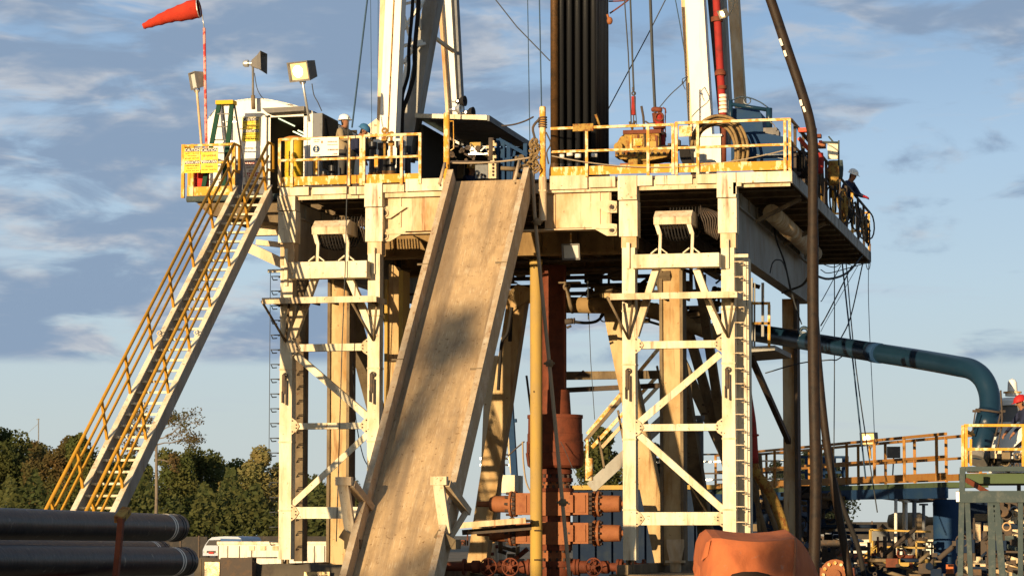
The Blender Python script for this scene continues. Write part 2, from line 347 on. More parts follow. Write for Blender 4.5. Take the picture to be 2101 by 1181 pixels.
low=mth('MULTIPLY',mrange(wn(14,120,4,2.2,1.0,.2,.5),.55,.75),.35)
lit=mth('MULTIPLY',mrange(n2,.45,.66),mrange(den,.84,.62))
lit=mth('MINIMUM',mth('MULTIPLY',lit,.95),1)
cloud=wmix(lit,GRAY,PINK)
skyc=wmix(behind,sky.outputs[0],x4.outputs[0])
out=wmix(low,skyc,(2.6,2.9,3.4));out=wmix(cov,out,cloud)
L.new(out,bg.inputs['Color'])
scn.view_settings.view_transform='Standard';scn.view_settings.look='None';scn.view_settings.exposure=.68;scn.view_settings.gamma=1
scn.render.engine='CYCLES';scn.cycles.max_bounces=6
# ------------------------------------------------------------ the setting: ground
g=MB();n=40
def gz(x,y): return 0
for i in range(n+1):
    for j in range(n+1):
        x=-2600+5200*i/n;y=-600+4600*j/n;g.v.append(V((x,y,0)))
for i in range(n):
    for j in range(n):
        a=i*(n+1)+j;g.f.append((a,a+n+1,a+n+2,a+1));g.s.append(False)
mat('ground',(.20,.15,.095),.9,c2=(.12,.10,.06),sc=.05,lo=.4,hi=.65,c3=(.30,.24,.16),sc3=.8,lo3=.5,hi3=.7,bump=.5,bsc=2)
tag(g.build('ground','ground'),kind='structure',label='bare brown earth of the drilling site')
# ------------------------------------------------------------ rig platform
RIG=thing('rig_platform','large white steel rig floor platform standing on towers, with deck, girders and joists','rig platform',(0,6,8.6))
ZD=10.28
B=lambda:MB()
# deck plate of boards (two sheets leaving the ramp mouth free at the front)
B().box(-5.26,6.07,.06,17.45,10.22,ZD).build('deck_plate','dark_steel',RIG)
for k in range(15):
    y=.9+k*1.15
    b=B();b.ibeam((-5.2,y,10.10),(6.05,y,10.10),.14,.22,.02);b.build('joist','shade_steel',RIG)
# front fascia plates, as bolted on in the photo
for l,t,r,b_,off,mt in ((574,384,633,401,0,'white'),(640,384,712,398,.03,'white'),(716,382,780,398,0,'white_worn'),(784,378,829,394,.02,'white_worn'),(832,366,924,391,0,'white'),
     (1128,360,1205,388,.02,'white_worn'),(1208,362,1262,384,0,'white_worn'),(1302,360,1338,381,.01,'white'),(1344,360,1420,378,.05,'white'),(1428,357,1470,376,0,'white_worn'),(1511,352,1625,374,-.02,'white')):
    B().pbox(l,t,r,b_,off,.05).build('fascia_plate',mt,RIG)
B().box(-5.24,6.06,.10,.14,9.98,10.20).build('front_channel','white_worn',RIG)
b=B();b.box(6.08,6.12,.03,17.5,10.04,10.31)
for k in range(22): b.box(6.12,6.128,.5+k*.78,.53+k*.78,10.05,10.30)
b.build('side_fascia','shade_paint',RIG)
B().box(-5.26,6.08,17.46,17.5,10.0,10.3).build('rear_fascia','shade_paint',RIG)
# main box girders, front to back
for x,nm in ((4.86,'r'),(-5.0,'l')):
    b=B();b.box(x-.10,x,.36,13.4,8.62,9.96);b.build('main_girder','shade_paint',RIG)
    b=B();b.box(x-.25,x+.05,.36,13.45,8.58,8.618);b.cut();b.box(x-.22,x+.07,.36,13.45,9.60,9.63)
    for k in range(10): b.box(x+.002,x+.05,.9+k*1.3,.92+k*1.3,9.64,9.95)
    b.build('girder_flange','shade_paint',RIG)
for x in (2.55,-3.0):
    B().ibeam((x,4.5,9.6),(x,13.3,9.6),.2,.7,.03).build('inner_girder','shade_steel',RIG)
B().tube([(5.25,3.2,9.78),(5.25,11.5,9.70)],.20,14).build('tube_brace','cream',RIG)
for y in (2.4,7.3): B().bar((5.0,y,9.5),(6.0,y+.1,10.0),.08,.12).build('outrigger','shade_steel',RIG)
# front cross girder between the two towers
for l,r,t,b_ in ((786,908,388,474),(1118,1254,388,467)):
    b=B();b.pbox(l,t,r,b_,.22,.04);b.build('cross_girder_plate','cream',RIG)
zt=at(1150,470,.2).z
p=at(800,470,.2).x;q=at(1262,468,.2).x
b=B();b.box(p-.1,q,.1,.42,zt-.03,zt);b.box(p,q,.2,.40,at(900,386,.2).z,at(900,380,.2).z+.02);b.build('cross_girder_flange','cream',RIG)
b=B()
for x in (820,1136,1228,1248): b.pbox(x,390,x+3,466,.19,.03);b.cut()
b.build('stiffener','cream',RIG)
# pin lugs with eye holes
def lug(px,py,sx):
    c=at(px,py,.12);b=B();b.ring(c,(0,1,0),.075,.02,16,6);b.prism([c+V((-sx*.10,.01,.13)),c+V((sx*.12,.01,.16)),c+V((sx*.5,.01,.12 if py<470 and px<1000 or py<440 else .10)),c+V((sx*.12,.01,-.12)),c+V((-sx*.10,.01,-.12))],(0,.05,0));b.build('pin_lug','cream',RIG)
    B().lathe(c+V((0,-.02,0)),(0,1,0),[(0,0),(0,.05),(.1,.05),(.1,0)],6).build('pin','bolt',RIG)
lug(789,437,1);lug(789,484,1);lug(1256,425,-1);lug(1256,472,-1)
# deeper spreader girder further back, seen from below
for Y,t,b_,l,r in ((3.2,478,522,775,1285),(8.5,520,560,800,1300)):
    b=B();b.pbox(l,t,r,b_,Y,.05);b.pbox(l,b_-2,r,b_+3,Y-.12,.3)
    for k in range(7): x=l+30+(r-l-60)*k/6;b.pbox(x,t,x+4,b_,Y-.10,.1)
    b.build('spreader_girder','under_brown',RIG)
for x in (-2.4,-1.2,.6,1.8):
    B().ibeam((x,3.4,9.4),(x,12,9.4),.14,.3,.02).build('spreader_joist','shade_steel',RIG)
# left wing bracket that carries the stair landing
a=at(510,470,1.5);c=at(600,470,1.5)
B().bar((a.x,1.5,a.z),(-5.0,1.5,a.z),.2,.32,(0,0,1)).build('wing_beam','white_worn',RIG)
B().bar(at(505,505,1.0),at(590,545,1.0),.22,.16,(0,1,0)).build('wing_brace','white_worn',RIG)
B().bar(at(527,497,1.0),at(582,503,1.0),.12,.14,(0,1,0)).build('wing_bracket','white_worn',RIG)
# hanging braces of the self-raising frame (lean front to back)
def legbar(p,q,w,d,m,nm='raising_leg',hint=(0,1,0)): 
    b=B();b.bar(p,q,w,d,hint);return b.build(nm,m,RIG)
RL=[]
for x in (-5.0,2.66):
    legbar((x,3.9,8.6),(x,10.6,2.0),.34,.34,'shade_steel')
    legbar((x+.7,4.6,8.6),(x+.7,8.0,5.2),.2,.2,'shade_steel','raising_strut')
# inner leaning pair either side of the blow-out preventer
legbar(at(1066,598,7),at(978,1175,7),.46,.42,'gold_leg');legbar(at(1252,600,7),at(1372,1180,7),.46,.42,'gold_leg')
b=B();b.prism([at(1040,600,6.7),at(1062,582,6.7),at(1086,590,6.7),at(1086,612,6.7),at(1050,640,6.7)],(0,.5,0));b.build('gusset','gold_leg',RIG)
legbar(at(1018,730,9.5),at(1000,1180,9.5),.46,.4,'white')
# rear columns
for x0,x1,y0 in ((-5.28,-4.84,3.9),(2.62,3.06,3.9)):
    B().box(x0,x1,y0,y0+.42,1.9,8.7).build('rear_column','gold_leg',RIG)
    b=B();b.box(x0-.05,x0+.02,y0-.06,y0+.48,1.9,8.6);b.box(x1-.02,x1+.05,y0-.06,y0+.48,1.9,8.6);b.build('column_flange','shade_steel',RIG)
x0,x1=at(1606,800,12).x,at(1630,800,12).x
B().box(x0,x1,12,12.45,1.0,8.6).build('far_column','cream',RIG)
B().box(x1+.002,x1+.09,11.9,12.5,1.0,8.6).build('far_column_flange','dark_steel',RIG)
B().box(-5.3,-4.9,12,12.4,1,8.6).build('far_column','cream',RIG)
# box column behind the left tower, with its slanted head
l,r=at(797,700,1.5).x,at(820,700,1.5).x
b=B();b.prism([(l,1.5,2.0),(r,1.5,2.0),(r,1.5,at(810,560,1.5).z),(r-.12,1.5,at(810,545,1.5).z),(l,1.5,at(810,541,1.5).z)],(0,.42,0));b.build('head_column','gold_leg',RIG)
b=B();b.box(r,r+.1,1.4,1.98,2.0,at(810,556,1.5).z);b.box(l-.07,l-.0,1.4,1.5,2,8.3);b.build('head_column_flange','yellow_pipe',RIG)
# braces to the far column and lower ledge on the right
B().bar(at(1540,730,6),at(1618,905,12),.12,.14).build('far_brace','dark_steel',RIG)
B().bar(at(1500,960,13),at(1380,700,13),.26,.2).build('far_brace','shade_steel',RIG)
B().bar(at(1395,620,8),at(1500,980,8),.22,.24).build('far_brace','shade_steel',RIG)
for y_ in (830,848,880): B().bar(at(1440,y_,8.5),at(1500,y_,8.5),.05,.05).build('far_rung','dark_steel',RIG)
B().bar(at(1110,771,9),at(1362,768,9),.2,.17).build('catwalk_beam','shade_steel',RIG)
B().bar(at(1160,800,9.6),at(1360,790,9.6),.12,.12).build('catwalk_beam','dark_steel',RIG)
B().prism([at(1180,771,8.9),at(1196,759,8.9),(at(1208,771,8.9))],(0,.1,0)).build('gusset','dark_steel',RIG)
# clutter of pipework under the deck
b=B()
for k in range(5):
    y=4+k*1.6;b.tube([(-2.8,y,8.9-k*.05),(2.4,y,8.9-k*.05)],.05,8)
b.build('underdeck_pipe','dark_steel',RIG)
for k,(x,z,l_) in enumerate(((1240,600,.5),(1275,560,.6),(1385,590,.7),(1435,640,.5),(1420,650,.4))):
    c=at(x,z,7);b=B();b.box(c.x-l_/2,c.x+l_/2,7,7.5,c.z-.14,c.z+.16);b.tube([c+V((-.4,-.1,-.1)),c+V((.4,-.1,.1))],.04,6);b.build('underdeck_box','shade_steel',RIG)
# substructure base boxes at the bottom
for l,r,nm in ((-5.7,-2.6,1),(2.2,5.3,2)):
    b=B();b.box(l,r,-.4,13.5,0,1.75);b.build('base_box','shade_steel',RIG)
    b=B()
    for x in (l+.3,r-.3): b.box(x-.12,x+.12,-.45,13.6,1.75,1.95)
    b.build('base_rail','shade_steel',RIG)
# ------------------------------------------------------------ support towers under the front corners
def tower(legs,label,px):
    T=thing('support_tower',label,'tower',((legs[0][0]+legs[1][1])/2,.15,2.0),'front support towers')
    zb,zm,zt=2.05,8.72,10.0
    for i,(x0,x1) in enumerate(legs):
        f=B().box(x0,x1,0,.3,zb,px['legtop'][i]).build('leg','white',T)
        b=B();c=(x0+x1)/2
        for dx in (-.07,.05): b.box(c+dx-.02,c+dx+.025,.05,.12,zb-.28,zb)
        b.bar((c-.1,.2,zb-.3),(c-.02,.2,zb),.05,.05);b.build('foot_pin','shade_steel',f)
        b=B();b.box(x0-.02,x1+.03,.03,.33,px['slot'][i],px['sleeve'][i]);b.build('leg_neck','cream',T)
        b=B();b.box(c-.035,c+.035,-.06,0,px['legtop'][i]-.45,px['sleeve'][i]-.14);b.build('lock_pin','white',T)
        b=B();b.box(x0-.06,x1+.06,-.012,.36,px['sleeve'][i],px['cap'][i]-.02);b.build('leg_sleeve','white',T)
        b=B();b.box(x0-.08,x1+.05,-.03,.36,px['cap'][i],10.29 if i or px['s'] else 10.06);b.build('leg_cap','white',T)
    # hanging lock pins part way down the legs
    for i,(x0,x1) in enumerate(legs):
        c=(x0+x1)/2;z=at(1200,800,0).z;b=B()
        b.bar((c-.03,-.05,z+.42),(c-.03,-.05,z),.07,.05);b.bar((c+.03,-.06,z+.3),(c+.03,-.06,z-.25),.03,.03);b.bar((c-.06,-.06,z+.05),(c-.06,-.06,z-.2),.03,.03);b.ring((c,-.05,z+.4),(0,1,0),.05,.015,10,5)
        b.build('hanging_pin','dark_steel',T)
    xl,xr=legs[0][1],legs[1][0]
    def hz(y,h,nm='cross_bar',Y=.04,d=.18):
        z=at((px['l']+px['r'])/2,y,0).z;B().box(xl,xr,Y,Y+d,z-h/190,z+h/190).build(nm,'white',T)
    for y,h in px['bars']: hz(y,h)
    for (x0,y0,x1,y1,w_) in px['diag']:
        p=at(x0,y0,.08);q=at(x1,y1,.08);b=B();b.bar(p,q,w_/95.,.03,(0,1,0));d=(q-p).normalized();nn=V((d.z,0,-d.x));nn*=(1 if nn.z>0 else -1)
        b.bar(p+nn*w_/190.+V((0,.06,0)),q+nn*w_/190.+V((0,.06,0)),.02,.12,(0,1,0))
        b.build('diagonal_brace','white',T)
    # thick head beam carrying the line sheaves
    l,t,r,b_=px['beam'];bb=B().pbox(l,t,r,b_,-.36,.34);hb=bb.build('head_beam','white',T)
    for x0,y0,x1,y1,x2 in px['aframe']:
        b=B();p=at(x0,y0,-.02);q=at(x1,y1,-.02)
        b.bar(p,q,.14,.025,(0,1,0));b.bar(p+V((x2*.07,.08,0)),q+V((x2*.07,.08,0)),.02,.16,(0,1,0));b.build('a_frame_brace','white',T)
    # ledge
    l,r,y=px['ledge'];z=at((l+r)/2,y,-.8).z
    xa,xb=at(l,y,-.8).x,at(r,y,-.8).x
    b=B();b.box(xa,xb,-.8,-.0,z-.015,z+.015);b.box(xa,xb,-.83,-.8,z-.09,z+.045);b.box(xb,xb+.03,-.83,0,z-.09,z+.03);b.build('ledge','white_worn',T)
    b=B()
    for k in range(6): x=xa+(xb-xa)*(k+.5)/6;b.box(x-.02,x+.02,-.78,-.02,z-.08,z-.02);b.cut()
    b.build('ledge_rib','shade_steel',T)
    for i,(x0,x1) in enumerate(legs):
        c=(x0+x1)/2
        for s in (-1,1):
            b=B();b.tube([(c+s*.16-(.16 if s<0 else 0),-.76 if s<0 else -.3,z-.02),(c,-.03,z-.86)],.03,6);b.build('ledge_stay','shade_steel',T)
    # U shaped climbing rungs on the outside
    x=px['rx'];s=px['rs']
    z=px['rz'][0];k=0
    while z>px['rz'][1]:
        b=B();b.tube([(x,.02,z),(x+s*.20,-.02,z-.0),(x+s*.20,.1,z-.07),(x+s*.12,.16,z-.06)],.013,6);b.tube([(x,.24,z+.01),(x+s*.12,.24,z+.0)],.012,6);b.build('climbing_rung',px['rm'],T);z-=.325;k+=1
    B().box(min(x,x+s*.3),max(x,x+s*.3),0,.1,px['rz'][0]+.09,px['rz'][0]+.16).build('rung_bracket','white',T)
    B().tube([(x+s*.25,.05,px['rz'][0]+.1),(x+s*.25,.05,px['rz'][1]+(2.2 if s<0 else .5))],.008,5).build('safety_line','cable',T)
    # bolted gusset plates where the bars meet the legs
    for y,h in px['bars']:
        z=at((px['l']+px['r'])/2,y,0).z
        for xx,s in((xl,1),(xr,-1)):
            b=B();b.prism([(xx-s*.02,.03,z+.2),(xx+s*.10,.03,z+.12),(xx+s*.18,.03,z),(xx+s*.10,.03,z-.12),(xx-s*.02,.03,z-.2)],(0,-.025,0));g2=b.build('gusset_plate','white_worn',T)
            b=B()
            for dx,dz in((.02,.12),(.02,-.12),(.11,.03),(.11,-.04)): b.lathe((xx+s*dx,.006,z+dz),(0,-1,0),[(0,0),(0,.017),(.022,.017),(.022,0)],6);b.cut()
            b.build('bolt','bolt',g2)
    for i,(x0,x1) in enumerate(legs):
        for z in (3.1,4.6,6.2,7.35): B().box(x0-.012,x1+.012,-.012,.31,z,z+.035).build('weld_band','white_worn',T)
    # sheave guard with its fan of wire lines
    gl,gt,gr,gb=px['hood'];Y0=-.1
    p0=at(gl,gb,Y0);p1=at(gr,gt,Y0)
    xa,xb=p0.x,p1.x;z0,z1=p0.z,p1.z
    b=B();b.prism([(xa,Y0-.12,z0),(xa,Y0-.14,z0+.5*(z1-z0)),(xa,Y0+.10,z1+.02),(xa,Y0+.75,z1),(xa,Y0+.75,z0)],(xb-xa,0,0));g_=b.build('sheave_guard','white_worn',T)
    for xx in (xa+.06,xb-.06):
        bz=at((l+r)/2,px['beam'][1],-.3).z
        b=B();b.bar((xx,Y0-.05,z0),(xx+.08*(1 if xx<(xa+xb)/2 else 1),Y0-.12,z0-.22),.09,.08);b.bar((xx+.09,Y0-.12,z0-.2),(xx+.07,Y0-.1,bz+.0),.06,.07)
        b.bar((xx+.02,Y0-.12,bz+.12),(xx-.12,Y0-.12,bz+.01),.025,.1);b.bar((xx+.1,Y0-.12,bz+.12),(xx+.24,Y0-.12,bz+.01),.025,.1);b.build('guard_stand','white',T)
    b=B()
    for k in range(11):
        xx=xa+.06+(xb-xa-.12)*k/10;b.tube(smooth_path([(xx,Y0+.05,z0+.02),(xx+.02,Y0+.02,z0-.10),(xx+.06,Y0+.15,z0-.22-.004*k*(10-k)),(xx+.1,Y0+.5,z0-.2),(xx+.12,Y0+.9,z0+.25),(xx+.12,Y0+1.0,z1+.2)],4),.018,6)
    b.build('wire_line_loop','rubber',T)
    b=B()
    for k in range(9):
        zz=z1+.18-k*.012;b.tube(smooth_path([(xb+.05,Y0+.9+.06*k,z1+.22),(xb+.1+.05*k,Y0+.5,z1-.02),(xb+.16+.055*k,Y0+.45,z0+.12),(xb+.20+.03*k,Y0+.6,z0-.12-.02*k)],4),.017,6)
    b.build('hose_fan','dark_steel',T)
    return T
zz=lambda y,x=1400:at(x,y,0).z
TL=tower([(-5.26,-4.98),(-3.25,-2.98)],'white left support tower of crossed steel bars beside the stairs',dict(l=600,r=755,s=0,
  legtop=[zz(545,590),zz(520,770)],slot=[zz(545,590),zz(522,770)],sleeve=[zz(498,580),zz(495,770)],cap=[zz(432,580),zz(424,770)],
  bars=[(712,15),(873,13),(1051,24)],diag=[(606,728,755,856,13),(755,890,600,1034,12)],beam=(592,536,752,570),
  aframe=[(644,571,600,692,1),(716,571,768,690,1)],ledge=(538,770,613),rx=-5.26,rs=-1,rz=(8.28,2.2),rm='cable',hood=(643,452,715,482)))
TR=tower([(2.43,2.71),(4.58,4.86)],'white right support tower with long row of rungs down its side',dict(l=1303,r=1480,s=1,
  legtop=[zz(508,1290),zz(508,1490)],slot=[zz(508,1290),zz(508,1490)],sleeve=[zz(485,1285),zz(478,1485)],cap=[zz(410,1285),zz(405,1485)],
  bars=[(706,15),(876,14),(1063,26)],diag=[(1478,726,1310,868,13),(1311,892,1484,1046,13)],beam=(1297,520,1475,548),
  aframe=[(1345,552,1302,690,1),(1428,552,1478,684,1)],ledge=(1252,1510,604),rx=4.86,rs=1,rz=(8.38,2.3),rm='white_worn',hood=(1343,432,1420,462)))
for X_ in(4.74,): B().box(X_,X_+.36,.44,.85,2.0,8.5).build('back_leg','white',TR)
B().box(-5.24,-5.0,1.05,1.3,2.0,8.4).build('back_leg','shade_steel',TL)
c=at(1509,367,-.03);b=B();b.pbox(1504,374,1511,398,-.03,.05);b.pbox(1504,374,1521,382,-.03,.05);b.build('corner_bracket','white',TR)
# ------------------------------------------------------------ pipe ramp
RP=thing('pipe_ramp','worn tan steel pipe ramp sloping from rig floor down towards the viewer','ramp',(-.4,-7.5,1.0))
A0=V((-.4,-.15,10.26));A1=V((-.4,-9.6,10.26-9.45*1.072));dn=(A1-A0).normalized();nr=V((0,-dn.z,dn.y));nr=nr if nr.z>0 else -nr
nr=V((0,-abs(nr.y),abs(nr.z)))
def rampbox(x0,x1,h0,h1,mt,nm,s0=0,s1=None,par=RP):
    s1=s1 or (A1-A0).length;b=B()
    vs=[V((x,0,0))+V((0,A0.y,A0.z))+dn*s+nr*h for x in (x0,x1) for s in(s0,s1) for h in(h0,h1)]
    b.add(vs,[(0,1,3,2),(4,6,7,5),(0,4,5,1),(2,3,7,6),(0,2,6,4),(1,5,7,3)]);return b.build(nm,mt,par)
rampbox(-1.215,.415,-.06,0,'ramp_floor','ramp_floor')
lw=rampbox(-1.27,-1.22,-.22,.32,'ramp_wall','side_wall');rw=rampbox(.42,.47,-.22,.32,'ramp_wall','side_wall')
rampbox(-1.35,-1.22,.322,.34,'ramp_wall','wall_rim',par=lw);rampbox(.35,.47,.322,.34,'ramp_wall','wall_rim',par=rw)
for s in (2.4,4.6,8.0): rampbox(-1.2,.4,-.18,-.062,'shade_steel','under_rib',s,s+.12)
for x in (-1.42,.24):
    b=B();o=V((x,A0.y,A0.z))
    b.tube([o+nr*.40+dn*-.15,o+nr*.40+dn*.55],.035,8);b.tube([o+nr*.3+dn*-.1,o+nr*.4+dn*-.1],.025,6);b.tube([o+nr*.3+dn*.5,o+nr*.4+dn*.5],.025,6);b.build('entry_bar','ramp_wall',RP)
for x,s in ((-1.34,3.1),(.34,3.1),(.34,6.3),(-1.34,6.0)):
    o=V((x,A0.y,A0.z))+dn*s+nr*.33;b=B();b.bar(o-V((.12,0,0)),o+V((.12,0,0)),.04,.03);b.build('rim_clip','shade_steel',RP)
# guide horns clamped low on the ramp walls
for x in (-1.50,.36):
    o=V((x,-7.3,2.45));t=B()
    top=V((x-.02,-7.66,3.55));bot=V((x+.08,-7.5,2.62))
    b=B();b.bar(top,bot,.20,.12,(0,1,0));b.build('horn_post','white_worn',RP)
    b=B();b.bar(top+V((-.14,0,.05)),top+V((.17,0,.05)),.16,.16,(0,1,0));b.build('horn_cap','white_worn',RP)
    b=B();b.bar(top+V((.14,.05,0)),V((x+.30,-6.7,3.02)),.16,.14,(0,0,1));b.build('horn_stay','ramp_wall',RP)
    b=B();b.bar(V((x+.34,-6.75,3.1)),V((x+.12,-7.4,2.5)),.05,.12,(0,0,1));b.build('horn_stay','ramp_wall',RP)
    b=B();b.box(x-.02,x+.3,-7.6,-7.2,2.32,2.5);b.bar(V((x-.05,-7.7,2.62)),V((x+.25,-7.6,2.42)),.18,.03,(0,1,0));b.build('horn_clamp','shade_steel',RP)
# ------------------------------------------------------------ main staircase
ST=thing('staircase','long steep staircase with white stringers and yellow handrails on left','stairs',(-5.9,-9.5,2.2))
s0=V((0,.05,10.16));s1=V((0,-11.2,10.16-11.25*.785));sdn=(s1-s0).normalized();sn=V((0,-abs(sdn.z),abs(sdn.y)))
for x in (-6.30,-5.50):
    b=B();b.bar(V((x,0,0))+s0,V((x,0,0))+s1,.035,.34,sn);e=b.build('stringer','shade_paint',ST)
    b=B();b.bar(V((x,0,0))+s0+sn*.185,V((x,0,0))+s1+sn*.185,.11,.03,sn);b.build('stringer_rim','white',e)
zt=10.05;k=0
while zt>1.9:
    y=(zt-10.16)/.785+.05
    b=B();b.box(-6.28,-5.52,y-.12,y+.10,zt-.012,zt+.016);b.box(-6.28,-5.52,y-.135,y-.12,zt-.022,zt+.022);b.build('step','white',ST);zt-=.232
for x in (-6.33,-5.53):
    hr=MB();L_=(s1-s0).length
    for h in (.50,.80,1.10):   # three rails
        b=B();b.tube([V((x,0,0))+s0+V((0,0,h+.12))+sdn*(.2),V((x,0,0))+s1+V((0,0,h+.12))],.028 if h<1 else .034,8);b.build('handrail','yellow_stair',ST)
    t=.35
    while t<L_:
        p=V((x,0,0))+s0+sdn*t;b=B();b.bar(p+V((0,-.0,.16)),p+V((0,-.33,1.22-.26)),.05,.05);b.build('rail_post','yellow_stair',ST);t+=1.55
    b=B();p=V((x,0,0))+s0+V((0,0,1.22))+sdn*.2;b.tube([p,p+V((0,.35,0)),p+V((0,.38,-.55))],.034,8);b.tube([p+V((0,0,-.6)),p+V((0,.36,-.6))],.028,8);b.build('rail_end','yellow_stair',ST)
for x,s in((-6.3,6.0),(-5.5,6.0),(-6.3,12.7),(-5.5,12.7)):
    p=V((x,0,0))+s0+sdn*s+sn*.22;B().ring(p+V((0,0,.06)),(0,1,0),.05,.014,10,5).build('lifting_eye','white',ST)
# ------------------------------------------------------------ guard rails round the deck
def rail(label,pl,pr,posts,m='yellow_pale',Y=.0,top=(11.33,),mid=10.86,z0=10.30,group='guard rails along the deck front',toe=True,doubles=()):
    x0=at(pl,330,Y).x;x1=at(pr,330,Y).x;T=thing('guard_rail',label,'railing',((x0+x1)/2,Y,z0),group)
    B().bar((x0,Y,top[0]),(x1,Y,top[0]),.055,.055,(0,0,1)).build('top_rail',m,T)
    B().bar((x0,Y+.002,mid),(x1,Y+.002,mid),.05,.05,(0,0,1)).build('mid_rail',m,T)
    for p in posts:
        x=at(p,330,Y).x;B().bar((x,Y-.004,z0-.05),(x,Y-.004,top[0]+.02),.06,.06,(0,1,0)).build('rail_post',m,T)
    if toe:B().box(x0,x1,Y+.03,Y+.045,z0,z0+.19).build('toe_board','toe',T)
    return T
GR1=rail('orange flaked guard rail panel at deck corner above the left tower',574,742,(574,599,716,741))
GR2=rail('guard rail panel just left of the thick yellow post at ramp head',747,864,(747,824,862),top=(11.35,))
GR3=rail('guard rail panel in front of the standing drill pipes and yellow tongs',1130,1382,(1204,1330,1381),top=(11.37,),z0=10.34)
GR4=rail('guard rail panel at right front corner before the blue machine',1387,1622,(1388,1432,1611,1621),top=(11.40,),z0=10.33,m='yellow_pale')
# right-hand side railing receding to the rear corner
T=thing('guard_rail','long shadowed guard rail running back along the right side of the deck','railing',(6.1,8,10.3))
for z,r_ in ((11.4,.035),(10.9,.03)): B().tube([(6.1,.05,z),(6.1,17.45,z)],r_,8).build('rail_bar','dark_steel',T)
for k in range(12): B().bar((6.1,.7+k*1.5,10.3),(6.1,.7+k*1.5,11.4),.06,.06).build('rail_post','yellow' if k%3==2 else 'dark_steel',T)
b=B();b.bar((6.1,17.45,11.4),(5.0,17.45,11.4),.05,.05,(0,0,1));b.bar((6.1,17.45,10.9),(5.0,17.45,10.9),.05,.05,(0,0,1));b.bar((5.0,17.45,10.3),(5.0,17.45,11.4),.05,.05);b.build('end_rail','yellow',T)
# ------------------------------------------------------------ thick posts at the ramp mouth
for l,r,t,m1,lab in ((910,923,232,370,'thick yellow post with side handle left of ramp mouth'),(1107,1120,219,352,'thick yellow post wrapped with chain right of ramp mouth')):
    c=at((l+r)/2,300,-.12);T=thing('mouth_post',lab,'post',(c.x,-.12,10.2),'posts at the ramp mouth')
    z1=at(l,t,-.12).z;B().lathe((c.x,-.12,10.30),(0,0,1),[(0,0),(0,.07),(z1-10.3-.02,.07),(z1-10.3,.055),(z1-10.3,0)],16).build('upper_tube','yellow',T)
    zlow=9.35 if l>1000 else 9.9
    B().lathe((c.x,-.12,zlow),(0,0,1),[(0,0),(0,.085),(10.3-zlow,.085),(10.3-zlow,0)],16).build('socket','white_worn' if l>1000 else 'cream',T)
    if l<1000: B().tube([c+V((.07,0,.55)),c+V((.15,0,.55)),c+V((.16,0,-.05)),c+V((.08,0,-.1))],.013,6).build('handle','yellow',T)
    else:
        b=B()
        for k in range(5):b.ring(c+V((0,0,.62-.05*k)),(.05*k-.1,.05,1),.085,.018,12,5)
        b.tube(smooth_path([c+V((-.05,-.06,.6)),c+V((-.2,-.08,.4)),c+V((-.15,-.08,.1)),c+V((-.22,-.08,-.2))],4),.03,6)
        b.tube(smooth_path([c+V((.08,-.03,.3)),c+V((.18,-.02,.05)),c+V((.1,-.05,-.15)),c+V((.14,-.05,-.4))],4),.018,6);b.build('chain_wrap','dark_steel',T)
        B().box(c.x-.085,c.x+.085,-.2,-.03,9.98,10.02).build('collar','white_worn',T)
c=at(1096,315,-.2)
b=B()
for k in range(26):
    a=k*1.9;b.ring(c+V((.07*math.sin(a),.05*math.cos(a*1.3),.30-.028*k)),(math.sin(a*.7),.6,math.cos(a*.5)),.06+.03*math.sin(a*2.1),.022,9,5)
one(b,'rope_bundle','coil','knotted bundle of dirty rope hanging beside yellow post at ramp mouth','rope')
# ------------------------------------------------------------ stair landing on the left
LX0,LX1=-7.5,-5.32;LY=.25
T=LD=thing('landing','stair landing with grey-green edge beam left of the rig floor','landing',(-6.4,1.5,10.0))
B().box(LX0+.02,LX1,LY+.02,3.6,10.06,10.12).build('landing_plate','dark_steel',T)
B().tube([(LX0-.05,LY,10.09),(LX1-.0,LY,10.09)],.075,10).build('edge_beam','grey_green',T)
b=B();b.prism([(LX0+.15,LY+.1,10.0),(LX0+.45,LY+.1,9.72),(LX1,LY+.1,9.5),(LX1,LY+.1,10.0)],(0,2.6,0));b.build('under_frame','shade_steel',T)
T=thing('guard_rail','yellow landing rail carrying the yellow caution boards','railing',(-7,LY,10.1))
x0=at(376,330,LY).x;x1=at(480,330,LY).x
for x in (x0,x0+.22,x1): B().bar((x,LY,10.12),(x,LY,11.33),.07,.07,(0,1,0)).build('rail_post','yellow',T)
for z in (11.3,10.9): B().bar((x0,LY,z),(x1,LY,z),.05,.05,(0,0,1)).build('rail_bar','yellow',T)
B().box(x0+.1,x1,LY-.01,LY+.01,10.14,10.36).build('toe_board','yellow',T)
for k in range(3): B().bar((x0,LY+.4+k*.9,10.12),(x0,LY+.4+k*.9,11.3),.06,.06).build('rail_post','yellow',T)
B().bar((x0,LY,11.3),(x0,3.4,11.3),.05,.05).build('rail_bar','yellow',T)
